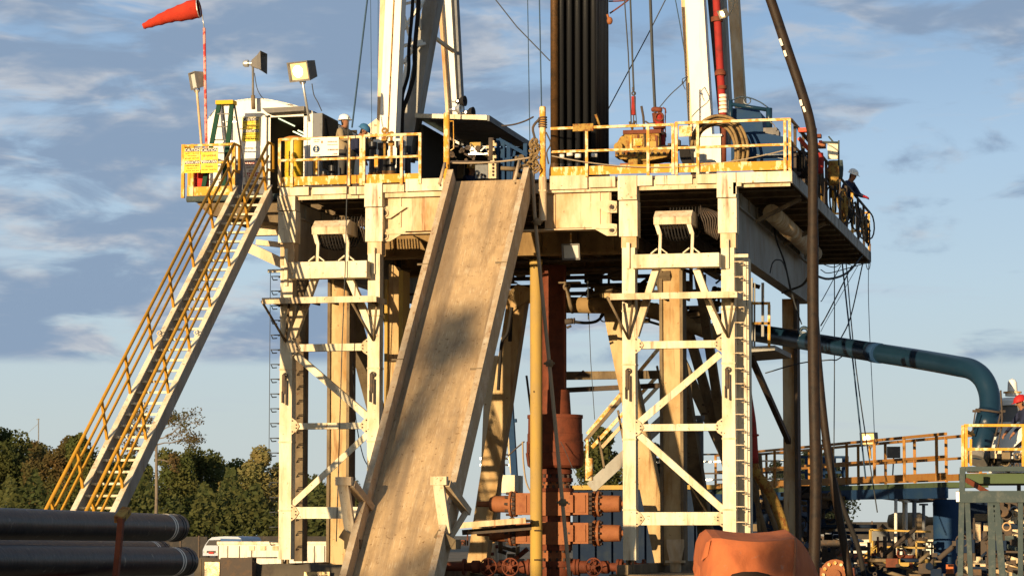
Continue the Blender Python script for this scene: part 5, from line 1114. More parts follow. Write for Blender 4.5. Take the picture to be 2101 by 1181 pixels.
# bottom clutter: red valves, lit bits
T=thing('red_valve','orange red flanged valve on the ground right of the tarpaulin','valve',at(1715,1181,3));c=at(1715,1178,3);b=B();b.lathe(c,(0,-1,0),[(0,.2),(.0,.34),(.1,.34),(.1,.12),(.2,.12),(.2,0)],18);b.build('flange','bop_orange',T);b=B();b.box(c.x-.5,c.x+.4,3.05,3.4,c.z-.35,c.z+.15)
b.build('body','bop_red',T)
b=B()
for k in range(7): a=k*math.pi/6;b.lathe(c+V((.26*math.cos(a),-.1,.26*math.sin(a))),(0,-1,0),[(0,0),(0,.04),(.06,.04),(.06,0)],6);b.cut()
b.build('bolt','yellow_pale',T)
for k,(l,t,r,b_,Y,m,lab) in enumerate(((1705,1113,1800,1131,60,'container','long low white container roof far right behind hoses'),(1755,1108,1830,1128,75,'container','white truck like cabin far right beyond skid'),(1900,1108,1922,1130,60,'container','small pale cabin far behind beside blue tank'),(1835,1120,1880,1150,70,'container','pale far cabin between the white posts'))):
    T=thing('site_cabin',lab,'site cabin',at((l+r)/2,b_+10,Y),'far white site cabins');pbx(l,t,r,b_+25,Y,3,'wall',m,T);pbx(l-1,t-2,r+1,t,Y-.1,3.2,'roof','white',T)
    b=B();b.pbox(l+(r-l)*.2,t+5,l+(r-l)*.35,t+10,Y-.03,.02);b.cut();b.pbox(l+(r-l)*.6,t+5,l+(r-l)*.75,t+10,Y-.03,.02);b.build('window','glass_dark',T)
T=thing('shed_roof','grey sloping shed roof among trees at right','shed',at(1720,1120,50));b=B();b.prism([at(1682,1088,50),at(1752,1108,50),at(1752,1112,50),at(1682,1098,50)],(0,4,0));b.build('roof','cabin_grey',T);b=B();b.pbox(1684,1098,1750,1125,51,2);b.build('wall','dark_steel',T)
b=B();b.pbox(1680,1134,1800,1142,28,.3);b.tube([at(1690,1136,27),at(1790,1150,27)],.12,8);one(b,'red_pipe_run','bop_red','dull red pipe run on ground at right behind the hoses','pipe')
# dark rows of equipment behind the walkway left part
T=thing('blue_railing','dark blue tank railing behind the walkway right of the rotary hose','railing',at(1700,985,24));Y=24
for y in (937,968): B().bar(at(1642,y,Y),at(1738,y,Y),.07,.07,(0,0,1)).build('rail_bar','blue_dark',T)
for x in (1655,1672,1690,1712,1731,1738): B().bar(at(x,935,Y),at(x,1000,Y),.09,.09,(0,1,0)).build('rail_post','blue_dark',T)
# stairs seen through the middle, right of the preventer
T=thing('tank_stairs','sunlit handrails of a tank stair seen between preventer and tower','stairs',at(1260,1000,20));Y=20
for x0,y0,x1,y1,m in ((1205,890,1372,690,'yellow_pale'),(1215,917,1375,742,'yellow_pale'),(1235,917,1375,765,'cream'),(1200,905,1300,790,'shade_steel'),(1212,1000,1375,850,'shade_paint')):
    B().bar(at(x0,y0,Y),at(x1,y1,Y),.10 if y1<800 else .35,.06,(0,1,0)).build('handrail' if y1<800 else 'stringer',m,T)
for k in range(4): B().bar(at(1228+k*40,(918,866,820,775)[k]-25,Y),at(1240+k*40,(918,866,820,775)[k]+42,Y),.06,.06,(0,1,0)).build('rail_post','shade_steel',T)
T=thing('yellow_post','short bright yellow drum post right of the preventer','post',at(1206,975,9));B().lathe(at(1209,985,9),(0,0,1),[(0,0),(0,.1),(.55,.1),(.55,0)],12).build('post','yellow_pale',T);B().pbox(1202,900,1207,948,9.3,.08).build('strap','yellow_pale',T)
T=thing('mid_scaffold','blue steel scaffold frame beyond ramp left of the preventer','scaffold',at(1050,980,16));Y=16
for x0,y0,x1,y1,w_,m in ((1047,830,1058,1010,.16,'blue_dark'),(1042,870,1052,970,.12,'cream'),(1022,905,1024,985,.05,'blue_dark'),(1033,900,1035,985,.05,'blue_dark'),(985,940,1050,940,.06,'alu'),(985,953,1050,953,.05,'alu'),(1020,932,1052,932,.05,'alu'),(1034,864,1060,862,.1,'blue_dark')):
    B().bar(at(x0,y0,Y),at(x1,y1,Y),w_,w_,(0,1,0)).build('tube',m,T)
T=thing('white_tank_box','white sunlit box behind the ramp horn left of preventer','box',at(1030,1181,13));pbx(1018,974,1056,1010,13,1,'panel','white',T);pbx(975,1100,1020,1181,13.5,1,'lower_panel','white_worn',T)
# far right of ramp: low walkway railing lines across between rig legs
T=thing('tank_walkway','thin pale walkway rails seen between the right tower legs','walkway',at(1400,985,26))
for y in (933,948,972,985): B().bar(at(1345,y,26),at(1640,y-4,26),.05,.05,(0,0,1)).build('rail_bar','alu' if y in(948,985) else 'dark_steel',T)
for x in (1358,1440,1560): B().bar(at(x,930,26),at(x,1000,26),.06,.06,(0,1,0)).build('rail_post','dark_steel',T)
pbx(1352,932,1358,947,25.9,.1,'lamp','yellow_pale',T)
T=thing('support_post','slim pale post standing in shadow between the right tower legs','post',at(1438,1190,11));B().tube([at(1436,860,11),at(1438,1190,11)],.09,10).build('post','cabin_grey',T);b=B();b.lathe(at(1436,860,11),(0,0,1),[(0,.09),(0,.12),(.1,.12),(.1,0)],10);b.build('post_cap','cabin_grey',T)
T=thing('ground_jack','short white jack column on the right tower base','jack',at(1385,1190,3.6));c=at(1386,1190,3.6);B().lathe(V((c.x,3.6,0)),(0,0,1),[(0,.1),(at(0,1150,3.6).z+0,.13),(at(0,1120,3.6).z,.2),(at(0,1105,3.6).z,.2)],16).build('column','cream',T);B().lathe(V((c.x,3.6,at(0,1150,3.6).z)),(0,0,1),[(0,.13),(0,.23),(.05,.23),(.05,.13)],16).build('flange','cream',T)

# dense machinery, its shadow put into dark materials, at the right edge and behind the hanging hoses
def clutter(name,label,l,t,r,b_,Y,dY_,n,mats,seed,cat='machinery',smax=1.):
    rnd=random.Random(seed);T=thing(name,label,cat,at((l+r)/2,b_,Y));mb=[B() for _ in mats]
    for k in range(n):
        q=mb[k%len(mats)];c=at(rnd.uniform(l,r),rnd.uniform(t,b_),Y+rnd.uniform(0,dY_));c=V((c.x,c.y,max(c.z,.12)));u=rnd.random();s=rnd.uniform(.25,1)*smax
        if u<.3: q.box(c.x-.22*s,c.x+.22*s,c.y,c.y+.4*s,max(.02,c.z-.16*s),c.z+.16*s)
        elif u<.65:
            d=V(((1,0,0),(0,0,1),(.7,.3,.6),(1,.2,-.3))[rnd.randrange(4)])*rnd.uniform(.5,1.6)*s;q.tube([c,c+d*.5,c+d],rnd.uniform(.03,.08)*(.5+s/2),8)
        elif u<.85: q.lathe(c,(rnd.uniform(-.3,1),-1,rnd.uniform(-.2,.6)),[(0,0),(0,.13*s),(.05,.13*s),(.05,.08*s),(.3*s,.08*s),(.3*s,.13*s),(.34*s,.13*s),(.34*s,0)],12)
        else: q.ring(c,(rnd.uniform(-.3,.3),1,.1),.15*s,.018,12,5)
        q.cut()
    for q,m in zip(mb,mats):
        if q.v:q.build({'dark_steel':'frame_block','shade_steel':'pipework','navy_shade':'casing_block','cream':'pale_fitting','rubber':'hose_run','yellow_far':'yellow_fitting','bop_red':'red_fitting','grey_green':'grey_fitting','lamp_grey':'grey_fitting'}[m],m,T)
    return T
clutter('pump_unit','dark crowded pump machinery behind scaffold legs at right edge',2040,1035,2105,1181,dY+1.5,2.5,60,('dark_steel','dark_steel','grey_green','cream','navy_shade','dark_steel'),3)
clutter('pump_unit','dark machinery low between blue tank and scaffold at right',1960,1100,2040,1181,dY+3,2,36,('dark_steel','navy_shade','dark_steel'),4)
clutter('valve_gear','dark valve gear on shaker platform beside worker at right edge',2015,925,2105,958,dY+1.8,1.2,34,('dark_steel','shade_steel','cream','rubber'),5,smax=.7)
clutter('engine_unit','dark engine machinery behind the rotary hose and brown hoses',1628,1010,1712,1181,14,3,70,('dark_steel','navy_shade','rubber','shade_steel'),6,smax=1.2)
clutter('engine_unit','dark machinery low behind right tower leg and orange cover',1540,1010,1640,1181,16,3,46,('dark_steel','navy_shade','shade_steel'),7)
clutter('pump_unit','low dark machinery with small lights right of orange cover',1700,1135,1930,1181,6,3,60,('dark_steel','navy_shade','shade_steel','bop_red','dark_steel'),8,smax=.8)
clutter('valve_gear','dark fittings on yellow pump skid before the vessel',1795,1100,1905,1148,12.3,.8,30,('dark_steel','rubber'),9,smax=.6)
clutter('pipe_manifold','dark pipes crowding below the deck right of the riser',1190,545,1500,660,8.5,2.5,60,('dark_steel','shade_steel','rubber'),10,smax=.9)
clutter('pipe_manifold','dark pipes crowding below the deck left of the ramp',790,500,880,700,7,2.5,26,('dark_steel','shade_steel','rubber'),12,smax=.8)
clutter('winch_gear','rusty gear among the legs behind right tower',1395,600,1490,720,8.0,1.5,30,('dark_steel','shade_steel','cream'),11,smax=.8)
clutter('hose_rack','hoses and fittings piled low behind left of the preventer',945,1090,1075,1181,7.5,1.5,40,('dark_steel','shade_steel','bop_red','cream'),13,smax=.7)
# ------------------------------------------------------------ orange tarpaulin cover, bottom right
T=thing('orange_cover','faded orange cover pulled over equipment at the bottom right','cover',cd(1560,1200,44));D=44
def c3(x,y,d): return cd(x,y,D+d)
sec=[(1436,1163,.75),(1441,1130,.5),(1449,1112,.3),(1462,1103,.1),(1480,1103.5,.0),(1520,1109,-.1),(1560,1111,-.1),(1600,1108,-.05),(1632,1103,.0),(1644,1111,.3),(1656,1127,.7),(1669,1153,1.1),(1684,1190,1.6)]
fine=[]
for (x0,y0,d0),(x1,y1,d1) in zip(sec,sec[1:]):
    for k in range(5): f=k/5;fine.append((x0+(x1-x0)*f,y0+(y1-y0)*f,d0+(d1-d0)*f))
fine.append(sec[-1]);n=15;vs=[]
for i,(x,y,d) in enumerate(fine):
    for j in range(n):
        f=j/(n-1.);yy=y+(1222-y)*f
        fold=.06*math.sin(x*.045+f*2.2)+.05*abs(math.sin(x*.055-f*3))+.035*abs(math.sin(x*.13+f*7))
        vs.append(c3(x+3*math.sin(j*.9+i*.2)*f,yy,d-.55*f**.7+fold*min(1,f*3)))
m_=len(fine);fs=[(i*n+j,i*n+j+1,(i+1)*n+j+1,(i+1)*n+j) for i in range(m_-1) for j in range(n-1)]
o=len(vs);vs+=[v+fw*1.6 for v in vs];fs+=[tuple(o+k for k in reversed(f)) for f in fs[:]]
b=B();b.add(vs,fs,True);b.add([vs[i*n] for i in range(m_)]+[vs[i*n]+fw*1.6 for i in range(m_)],[(i,i+1,m_+i+1,m_+i) for i in range(m_-1)]);b.build('sheet','orange_tarp',T)
b=B();b.prism([c3(1438,1150,.2),c3(1449,1112,.2),c3(1458,1108,.05),c3(1452,1140,.05)],fw*.04);b.build('folded_edge','orange_tarp',T)
b=B();b.tube(smooth_path([c3(1632,1105,-.05),c3(1632,1140,-.35),c3(1628,1190,-.55)],5),.02,6);b.build('seam','bop_orange',T)
b=B();b.prism([c3(1497,1185,-.72),c3(1503,1178,-.72),c3(1525,1173,-.72),c3(1555,1173,-.72),c3(1578,1178,-.72),c3(1588,1186,-.72)],fw*.1);b.build('opening','ink',T)
# ------------------------------------------------------------ black casing pipes, left foreground
def casing(xl,yl,dl,xr,yr,dr,r,label):
    p=cd(xl,yl,dl);q=cd(xr,yr,dr);d=(q-p).normalized();L_=(q-p).length
    T=thing('casing_pipe',label,'pipe',p.lerp(q,.5)-V((0,0,r)),'black casing pipes stacked in the foreground')
    B().lathe(p,d,[(0,0),(0,r),(L_-.12,r),(L_-.10,r*1.04),(L_,r*1.02),(L_,r*.9),(L_-.3,r*.88)],40).build('tube','casing',T)
    for off in (.52,.44):
        B().lathe(p+d*(L_-off),d,[(0,r),(0,r*1.008),(.035,r*1.008),(.035,r)],40).build('white_band','band_white',T)
    B().lathe(p+d*(L_-.2),d,[(0,r),(0,r*1.03),(.02,r*1.03),(.02,r)],40).build('edge_ring','casing',T)
casing(-160,1070,27,362,1082,34.5,.170,'upper black casing pipe with white bands, topmost of the pair')
casing(-160,1150,26.5,380,1151,33.5,.172,'lower black casing pipe with white bands at left bottom edge')
casing(-160,1130,29.5,330,1135,37,.170,'dark casing pipe lying behind the two banded ones')
casing(-160,1235,25.5,420,1225,32.5,.172,'lowest black casing pipe mostly cut by picture bottom')
T=thing('rack_stake','rusty red stake holding the casing pipes in their rack','stake',cd(240,1200,29))
B().bar(cd(236,1200,29),cd(249,1062,29),.06,.06,(0,1,0)).build('stake','bop_red',T);B().bar(cd(243,1066,29),cd(260,1046,29.2),.10,.08,(0,1,0)).build('stake_cap','ochre',T)
b=B();b.bar(cd(-50,1200,28),cd(430,1200,33),.1,.1);b.build('cross_bar','red',T)
# ------------------------------------------------------------ ground level things at left
T=thing('canvas_screen','grey brown canvas wall draped along the left tower base','screen',at(640,1190,-1.5))
vs=[];m_=26;ax=at(400,1160,-1.4);bx=at(740,1160,-1.4);tops=[1146,1143,1143,1144,1146,1148,1146,1144,1148,1149,1156,1158,1157,1156,1155,1156,1158,1157,1154,1154,1155,1156,1158,1158,1158,1159,1160]
for i in range(m_+1):
    x=ax.x+(bx.x-ax.x)*i/m_
    for j in range(6):
        z=at(570,tops[i],-1.4).z*(1-j/5.);vs.append(V((x,-1.4-.05*math.sin(i*1.7+j)-.02*j,z)))
b=B();b.add(vs,[(i*6+j,i*6+j+1,(i+1)*6+j+1,(i+1)*6+j) for i in range(m_) for j in range(5)],True);o=b.build('canvas','canvas',T);s_=o.modifiers.new('t','SOLIDIFY');s_.thickness=.03
B().pbox(452,1143,517,1190,-1.75,.3).build('dark_panel','dark_steel',T)
B().pbox(420,1152,450,1190,-1.72,.02).build('glint_patch','gold_glint',T);B().pbox(624,1172,676,1190,-1.6,.02).build('glint_patch','gold_glint',T)  # golden reflections put in as thin gold-coloured plates
b=B();b.tube([at(508,1143,-1.7),at(569,1143,-1.2)],.014,6);b.tube([at(509,1143,-1.7),at(509,1160,-1.7)],.014,6);b.cut();b.tube([at(519,1149,-1.7),at(516,1164,-1.7)],.02,6);b.cut();b.tube([at(412,1146,-1.8),at(412,1181,-1.8)],.02,6);b.build('rod','shade_steel',T)
def gnd(px,py): return atZ(px,py,0)
# container
T=thing('site_container','long low white site container behind the left tower','container',at(600,1168,120));Y=120
pbx(447,1113,740,1175,Y,3,'wall','container',T);pbx(445,1110,742,1116,Y-.1,3.2,'roof_rim','white',T)
b=B()
for x in (447,466,490,515,700 ,620,644,665,690): b.pbox(x,1119,x+1.2,1172,Y-.06,.05)
b.build('panel_seam','shade_steel',T)
for x in (511,534,559): 
    b=B();b.pbox(x,1119,x+11,1128,Y-.08,.04);w__=b.build('vent_window','cream',T)
# van
T=thing('van','white and blue van parked behind the container end','van',at(455,1144,150));Y=150
p0=at(416,1143,Y);sc_=at(417,1143,Y).x-p0.x
def vp(x,y,dy=0): return V((p0.x+(x-416)*sc_,Y+dy,p0.z+(1143-y)*sc_))
b=B();b.prism([vp(416,1139),vp(416,1128),vp(420,1119),vp(428,1108),vp(434,1103.5),vp(460,1101.5),vp(488,1102.5),vp(494,1106),vp(496,1112),vp(496,1140)],(0,5.0,0));b.build('body','van_white',T)
b=B();b.prism([vp(422,1119),vp(429,1109),vp(452,1108.5),vp(455,1119)],(0,-.05,0));b.build('windscreen','glass_dark',T)
b=B();b.prism([vp(452,1106),vp(494,1107),vp(496,1118),vp(455,1119)],(0,-.06,0));b.build('blue_panel','van_blue',T)
b=B();b.pbox(418,1129,445,1133,Y-.06,.05);b.build('grille','dark_steel',T)
for x in (419,443): B().pbox(x,1129,x+5,1133,Y-.1,.05).build('headlight','lens_dim',T)
B().pbox(428,1131,438,1135,Y-.12,.04).build('number_plate','ink_red',T);B().pbox(416,1136,447,1139,Y-.15,.1).build('bumper','van_white',T)
for x in (422,442,):
    B().lathe(vp(x,1141,.3),(0,1,0),[(0,0),(0,3.2*sc_),(.3,3.2*sc_),(.3,0)],12).build('wheel','rubber',T)
# dark fence
T=thing('site_fence','long dark fence running in front of the trees at left','fence',at(420,1150,200));Y=200
pbx(-60,1100,425,1146,Y,.3,'panel','fence_dark',T);b=B()
for k in range(13): x=-50+k*38;b.pbox(x,1098,x+3,1146,Y-.1,.1);b.cut()
b.build('fence_post','dark_steel',T);pbx(470,1099,720,1130,Y+2,.3,'panel','fence_dark',T)
T=thing('site_fence','dark hoarding seen low behind the right tower','fence',at(1400,1150,200));pbx(1180,1070,2110,1146,Y+3,.3,'panel','fence_dark',T);b=B()
for k in range(20): x=1190+k*46;b.pbox(x,1068,x+3,1146,Y+2.9,.1);b.cut()
b.build('fence_post','dark_steel',T)
# ------------------------------------------------------------ cables and guy lines
def line(pts,r,label,m='cable',grp='lines and cables round the rig',nm='cable',n=5):
    b=B();b.tube(pts,r,n);one(b,nm,m,label,'cable',grp)
line([at(757,-30,1.5),at(722,262,1.5)],.022,'dark line slanting down to the white hatted worker','cable_blue')
line([at(760,-30,6),at(763,290,6)],.008,'thin straight wire just left of the mast leg','cable_blue')
line([at(776,-30,6),at(775,290,6)],.008,'thin wire touching the left edge of mast leg','cable_blue')
line([at(1005,-15,5),at(1060,55,5),at(1128,125,5)],.015,'grey line slanting down right to the drill pipes','cable')
line([at(1082,-30,5),at(1087,290,5)],.012,'left of two blue lines above ramp mouth','cable_blue')
line([at(1106,-30,1),at(1111,225,1)],.016,'right blue line dropping onto chain wrapped post','cable_blue')
line([at(1279,-30,2.6),at(1289,110,2.6),at(1295,253,2.6)],.016,'left thin line to the yellow tong','cable')
line([at(1292,-30,2.6),at(1297,110,2.6),at(1300,185,2.6)],.024,'thick line to the red hanging cylinder','cable')
line([at(1296,60,2.5),at(1301,190,2.5),at(1306,255,2.5)],.012,'right thin line to the yellow tong','cable')
line([at(1333,-30,3),at(1338,110,3),at(1345,255,3)],.038,'thick black line down to the red manifold','cable')
line([at(1378,-25,5),at(1330,70,5),at(1248,224,5)],.014,'rope slanting from top to drill pipes right side','cable')
line([at(1380,-30,5),at(1395,50,5),at(1406,118,5)],.013,'thin blue line ending at the right mast leg','cable_blue')
line(smooth_path([at(1352,222,3),at(1375,195,3),at(1400,172,3),at(1411,158,3.5)],4),.012,'thin tie line from red manifold to the right mast leg')
line(smooth_path([at(1411,158,3.5),at(1400,163,3.4),at(1403,172,3.4),at(1399,168,3.4),at(1406,184,3.4)],4),.01,'loose end of rope knotted at the right mast leg')
line([at(1413,170,3.8),at(1413,240,3.8),at(1414,265,3.8)],.02,'dark line along left edge of the right mast leg')
line(sag(at(1030,258,2),at(1094,240,.2),.05),.02,'chain rising from shelter roof to chain wrapped post','dark_steel')
line(sag(at(925,334,0),at(1095,322,0),.05),.018,'chain strung across the ramp mouth','rope')
line(sag(at(1132,320,-.1),at(1622,305,.1),.32,14),.013,'pale rope sagging along inside of right guard rail','rope')
line([at(715,240,-.3),at(708,560,-.45),at(702,700,-.45),at(690,1110,-.3)],.012,'thin line dropping down front of left tower','cable')
line(smooth_path([at(724,745,2),at(728,830,2),at(733,880,2),at(745,935,2),at(758,960,2)],4),.012,'thin dark line with knot inside left tower')
line([at(1208,640,6),at(1212,740,6),at(1220,860,6)],.009,'fine wire hanging between the catwalk beams')
line([at(1206,560,6),at(1207,655,6)],.014,'short hanging wire with weight under the deck')
line([at(1080,770,8),at(1090,850,8)],.03,'dark strut line left of mustard pipe','dark_steel')
line(sag(at(1048,650,6),at(1046,700,6),-.0),.05,'dark hose looping behind ramp right wall','rubber')
line(smooth_path([at(1050,630,5),at(1042,680,5),at(1030,700,5),at(1026,740,5),at(1022,800,5)],4),.045,'black hose hanging behind ramp right wall','rubber')
line(smooth_path([at(1042,935,5),at(1058,920,5),at(1076,905,5)],3),.018,'chain from preventer to the inclined leg','dark_steel')
line(smooth_path([at(1072,905,4.3),at(1074,950,4.3),at(1080,990,4.3),at(1092,1015,4.3)],4),.022,'pale tube curving down preventer left side','rope')
line(smooth_path([at(1150,905,4.2),at(1160,925,4.2),at(1175,960,4.2),at(1195,1000,4.2)],4),.008,'thin cord across the annular preventer')
# hanging lines at the right rear corner of deck
RX=[((1712,540,15),(1712,760,12),(1711,935,10),.014),((1728,540,15),(1752,760,12),(1776,980,9),.022),((1736,540,15),(1757,760,12),(1800,1050,9),.016),((1784,500,17),(1782,620,16),(1795,910,10),.010),
    ((1770,540,15),(1745,650,14),(1722,700,13),.018),((1725,545,15),(1690,610,13),(1684,618,13),.012),((1748,545,15),(1700,640,12),(1684,668,12),.018),((1760,545,15),(1700,650,12),(1684,680,12),.008)]
nms=('straight vertical line','thick line slanting right','thinner line beside the thick one','outermost thin cord','line curving back left','short slack line','dark line crossing to the hose','faint thread crossing to the hose')
for k,(a,b_,c_,r) in enumerate(RX): line(smooth_path([at(*a),at(*b_),at(*c_)],5),r,nms[k]+' hanging from deck rear right corner','cable_blue' if k%2 else 'cable')
line(smooth_path([at(1570,765,8),at(1640,745,8),at(1700,738,8),at(1722,735,9),at(1760,700,12)],5),.016,'dark cable drooping below the blue flow pipe')
line(smooth_path([at(1605,600,9),at(1645,585,7),at(1665,565,3),at(1700,572,8),at(1740,558,12),at(1772,520,16)],5),.03,'thick black cable looped under the rear corner of deck','rubber')
line(smooth_path([at(1684,553,12),at(1700,560,13),at(1740,550,15),at(1775,540,16)],5),.013,'thin wire looped just under the deck edge')
line(smooth_path([at(1684,540,11),at(1710,548,12),at(1730,540,14),at(1745,543,15)],5),.012,'thin second wire looped under the deck edge')
line(smooth_path([at(1580,560,5.2),at(1585,540,5.2),at(1595,533,5.2),at(1610,545,5.4),at(1630,620,6),at(1645,665,6)],5),.016,'cord hanging along outside of the right girder')
line(smooth_path([at(1585,400,5.2),at(1590,480,5.2),at(1610,540,5.4),at(1625,610,6)],5),.022,'dark hose running down the right girder face','rubber')
line(smooth_path([at(1776,538,17),at(1780,552,17),at(1785,545,17),at(1786,500,17)],4),.012,'small loop of wire at outermost deck corner')
line(smooth_path([at(2053,800,dY+.5),at(2056,860,dY+.5),at(2050,900,dY+.5),at(2044,930,dY+.5)],4),.02,'chain hanging beside bend of blue flow pipe','dark_steel')
# ------------------------------------------------------------ things on the right side rail
T=thing('red_valve_tree','pinkish red valve handles fixed on the right side rail','valve',(6.1,.9,11.3))
for l,t,r,b_,Y,m in ((1638,262,1674,270,.3,'pinkred'),(1655,275,1684,282,1.2,'bop_red'),(1672,293,1693,303,2.4,'bop_orange'),(1680,288,1686,294,2.4,'pinkred')): B().pbox(l,t,r,b_,Y,.2).build('handle',m,T)
b=B();b.bar(at(1640,284,1),at(1664,312,2),.09,.05,(0,1,0));b.build('arm','pinkred',T);b=B();b.tube([at(1640,266,.5),at(1650,278,1),at(1660,290,2)],.04,6);b.build('link','dark_steel',T)
T=thing('white_panel','white panel with wire frame standing behind right side rail','panel',at(1710,330,6));B().pbox(1698,294,1719,326,6,.05).build('panel','white',T);b=B();b.tube([at(1721,288,6),at(1721,340,6)],.02,6);b.tube([at(1683,292,6),at(1720,293,6)],.03,6);b.tube([at(1700,280,6),at(1710,292,6)],.02,6);b.build('frame','grey_green',T)  # plain white panel with a wire frame, of unknown use
for k,(cx_,cy_,w_,h_,Y,m,lab) in enumerate(((1682,335,18,46,4.5,'red','dark red draped jacket on the right side rail'),(1655,348,14,20,1.5,'bop_orange','orange cloth hung low on right side rail'),(1710,355,24,56,6.5,'ochre','brown sack hung on the right side rail'),(1724,348,14,44,8,'grey_green','grey green cloth behind the brown sack'),(1640,335,16,34,.8,'rubber','black hoses heaped at the front of right side rail'),(1772,468,10,44,16.5,'rubber','black bundle hanging at rear deck corner'))):
    c=at(cx_,cy_,Y);w2=w_/190.;h2=h_/190.;b=B();vs=[];n=14
    for i in range(n):
        a=2*math.pi*i/n
        for j in range(7):
            f=j/6.;rr=(.55+.45*math.sin(f*2.4+.5))*(1+.18*math.sin(i*2.3+k)+.08*math.sin(j*3+i));vs.append(c+V((w2*rr*math.cos(a),w2*.6*rr*math.sin(a),h2*(1-2*f))))
    b.add(vs,[(i*7+j,i*7+j+1,((i+1)%n)*7+j+1,((i+1)%n)*7+j) for i in range(n) for j in range(6)]+[tuple(i*7 for i in range(n)),tuple(i*7+6 for i in reversed(range(n)))],True)
    one(b,('draped_cloth','draped_cloth','draped_cloth','draped_cloth','hose_heap','cloth_bundle')[k],m,lab,'cloth' if k!=4 else 'hose')
b=B();
for k in range(6): b.ring(at(1641+k,336+k,.9+.05*k),(1,.5,.1*k),.28,.022,16,5)
one(b,'hose_loops','rubber','loops of thin black hose behind the front corner of right rail','hose')
rnd=random.Random(9)
for k,(Y_,m,lab) in enumerate(((3.2,'rubber','black cable loops on right rail below the pink valve handles'),(5.2,'dark_steel','dark chain loops on right rail before brown sack'),(8.5,'rubber','black hose loops on right rail beyond the brown sack'),(10.5,'ochre','brown rope loops on right rail left of leaning worker'),(12.6,'rubber','black hose loops at the legs of leaning worker'),(15.2,'shade_steel','grey cable loops on right rail past leaning worker'),(16.6,'rubber','black hose loops at the far end of right rail'))):
    b=B()
    for j in range(6): b.ring((6.02+.03*j,Y_+rnd.uniform(-.3,.3),10.85+rnd.uniform(-.15,.12)),(1,rnd.uniform(-.3,.3),0),rnd.uniform(.2,.36),.022,14,5)
    b.tube(smooth_path([(6.0,Y_-.7,11.35),(6.03,Y_-.3,10.9),(6.0,Y_+.3,10.8),(6.02,Y_+.8,11.3)],4),.03,6)
    one(b,'hose_loops',m,lab,'hose','hose loops on the right rail')
clutter('deck_gear','assorted dark gear standing on deck along right rail',0,0,1,1,0,0,0,('dark_steel',),1) if 0 else None
T=thing('gas_bottles','row of dark and brown gas bottles standing inside the right rail','bottles',(5.7,7,10.3))
for k in range(6): B().lathe((5.75-.02*k,5.2+k*.9,10.3),(0,0,1),[(0,0),(0,.12),(.85+.05*(k%3),.12),(.98+.05*(k%3),.05),(1.08+.05*(k%3),.04),(1.08,0)],12).build('bottle',('shade_steel','red','ochre','grey_green','ochre','dark_steel')[k],T)
# ------------------------------------------------------------ trees
def crown(w_,h,n,leaf,seed,lobes=16,lo=.0,sz=.45):
    rnd=random.Random(seed);b=B();L_=[]
    for i in range(lobes):
        f=i/(lobes-1.);zz=h*(lo+(1-lo)*(.12+.8*f));rad=w_/2*(1-.55*max(0,f-.45)/.55)*(.65 if f<.2 else 1)
        a=rnd.uniform(0,6.28);q=rnd.uniform(.15,.75)*rad;L_.append((V((q*math.cos(a),q*math.sin(a),zz)),rad*rnd.uniform(.36,.62)))
    for i in range(n):
        c,r=L_[rnd.randrange(lobes)];d=V((rnd.gauss(0,1),rnd.gauss(0,1),rnd.gauss(0,.8))).normalized();p=c+d*r*(rnd.random()**.45)
        s=sz*rnd.uniform(.5,1.2);u=V((rnd.gauss(0,1),rnd.gauss(0,1),rnd.gauss(0,1))).normalized();v=u.orthogonal().normalized()
        b.v+=[p+u*s*.5,p+v*s*.32,p-u*s*.5,p-v*s*.32];k=len(b.v)-4;b.f.append((k,k+1,k+2,k+3));b.s.append(False)
    return b,L_
def tree(name,label,px,base,top,wpx,Y,leaf,seed,n=5200,lo=.12,sz=None,grp=None,loc=None,h=None,w_=None):
    if loc is None:
        c=at(px,base,Y);h=at(px,top,Y).z;w_=abs(at(px+wpx/2,top,Y).x-at(px-wpx/2,top,Y).x);loc=V((c.x,Y,0))
    T=thing(name,label,'tree',loc,grp);b,L_=crown(w_,h,n,leaf,seed,lo=lo,sz=sz or h*.036)
    b.v=[v+loc for v in b.v];b.build('crown',leaf,T)
    b=B();rnd=random.Random(seed);b.tube([loc,loc+V((.2,0,h*.3)),loc+V((-.1,.1,h*.6)),loc+V((0,0,h*.85))],[h*.018,h*.014,h*.009,.03],7)
    for c,r in L_[::2]: b.tube([loc+V((0,0,c.z*.55)),loc+c*.6+V((0,0,c.z*.3)),loc+c],[h*.008,h*.005,.03],5)
    b.build('trunk','bark',T);return T
G='trees beyond the site fence'
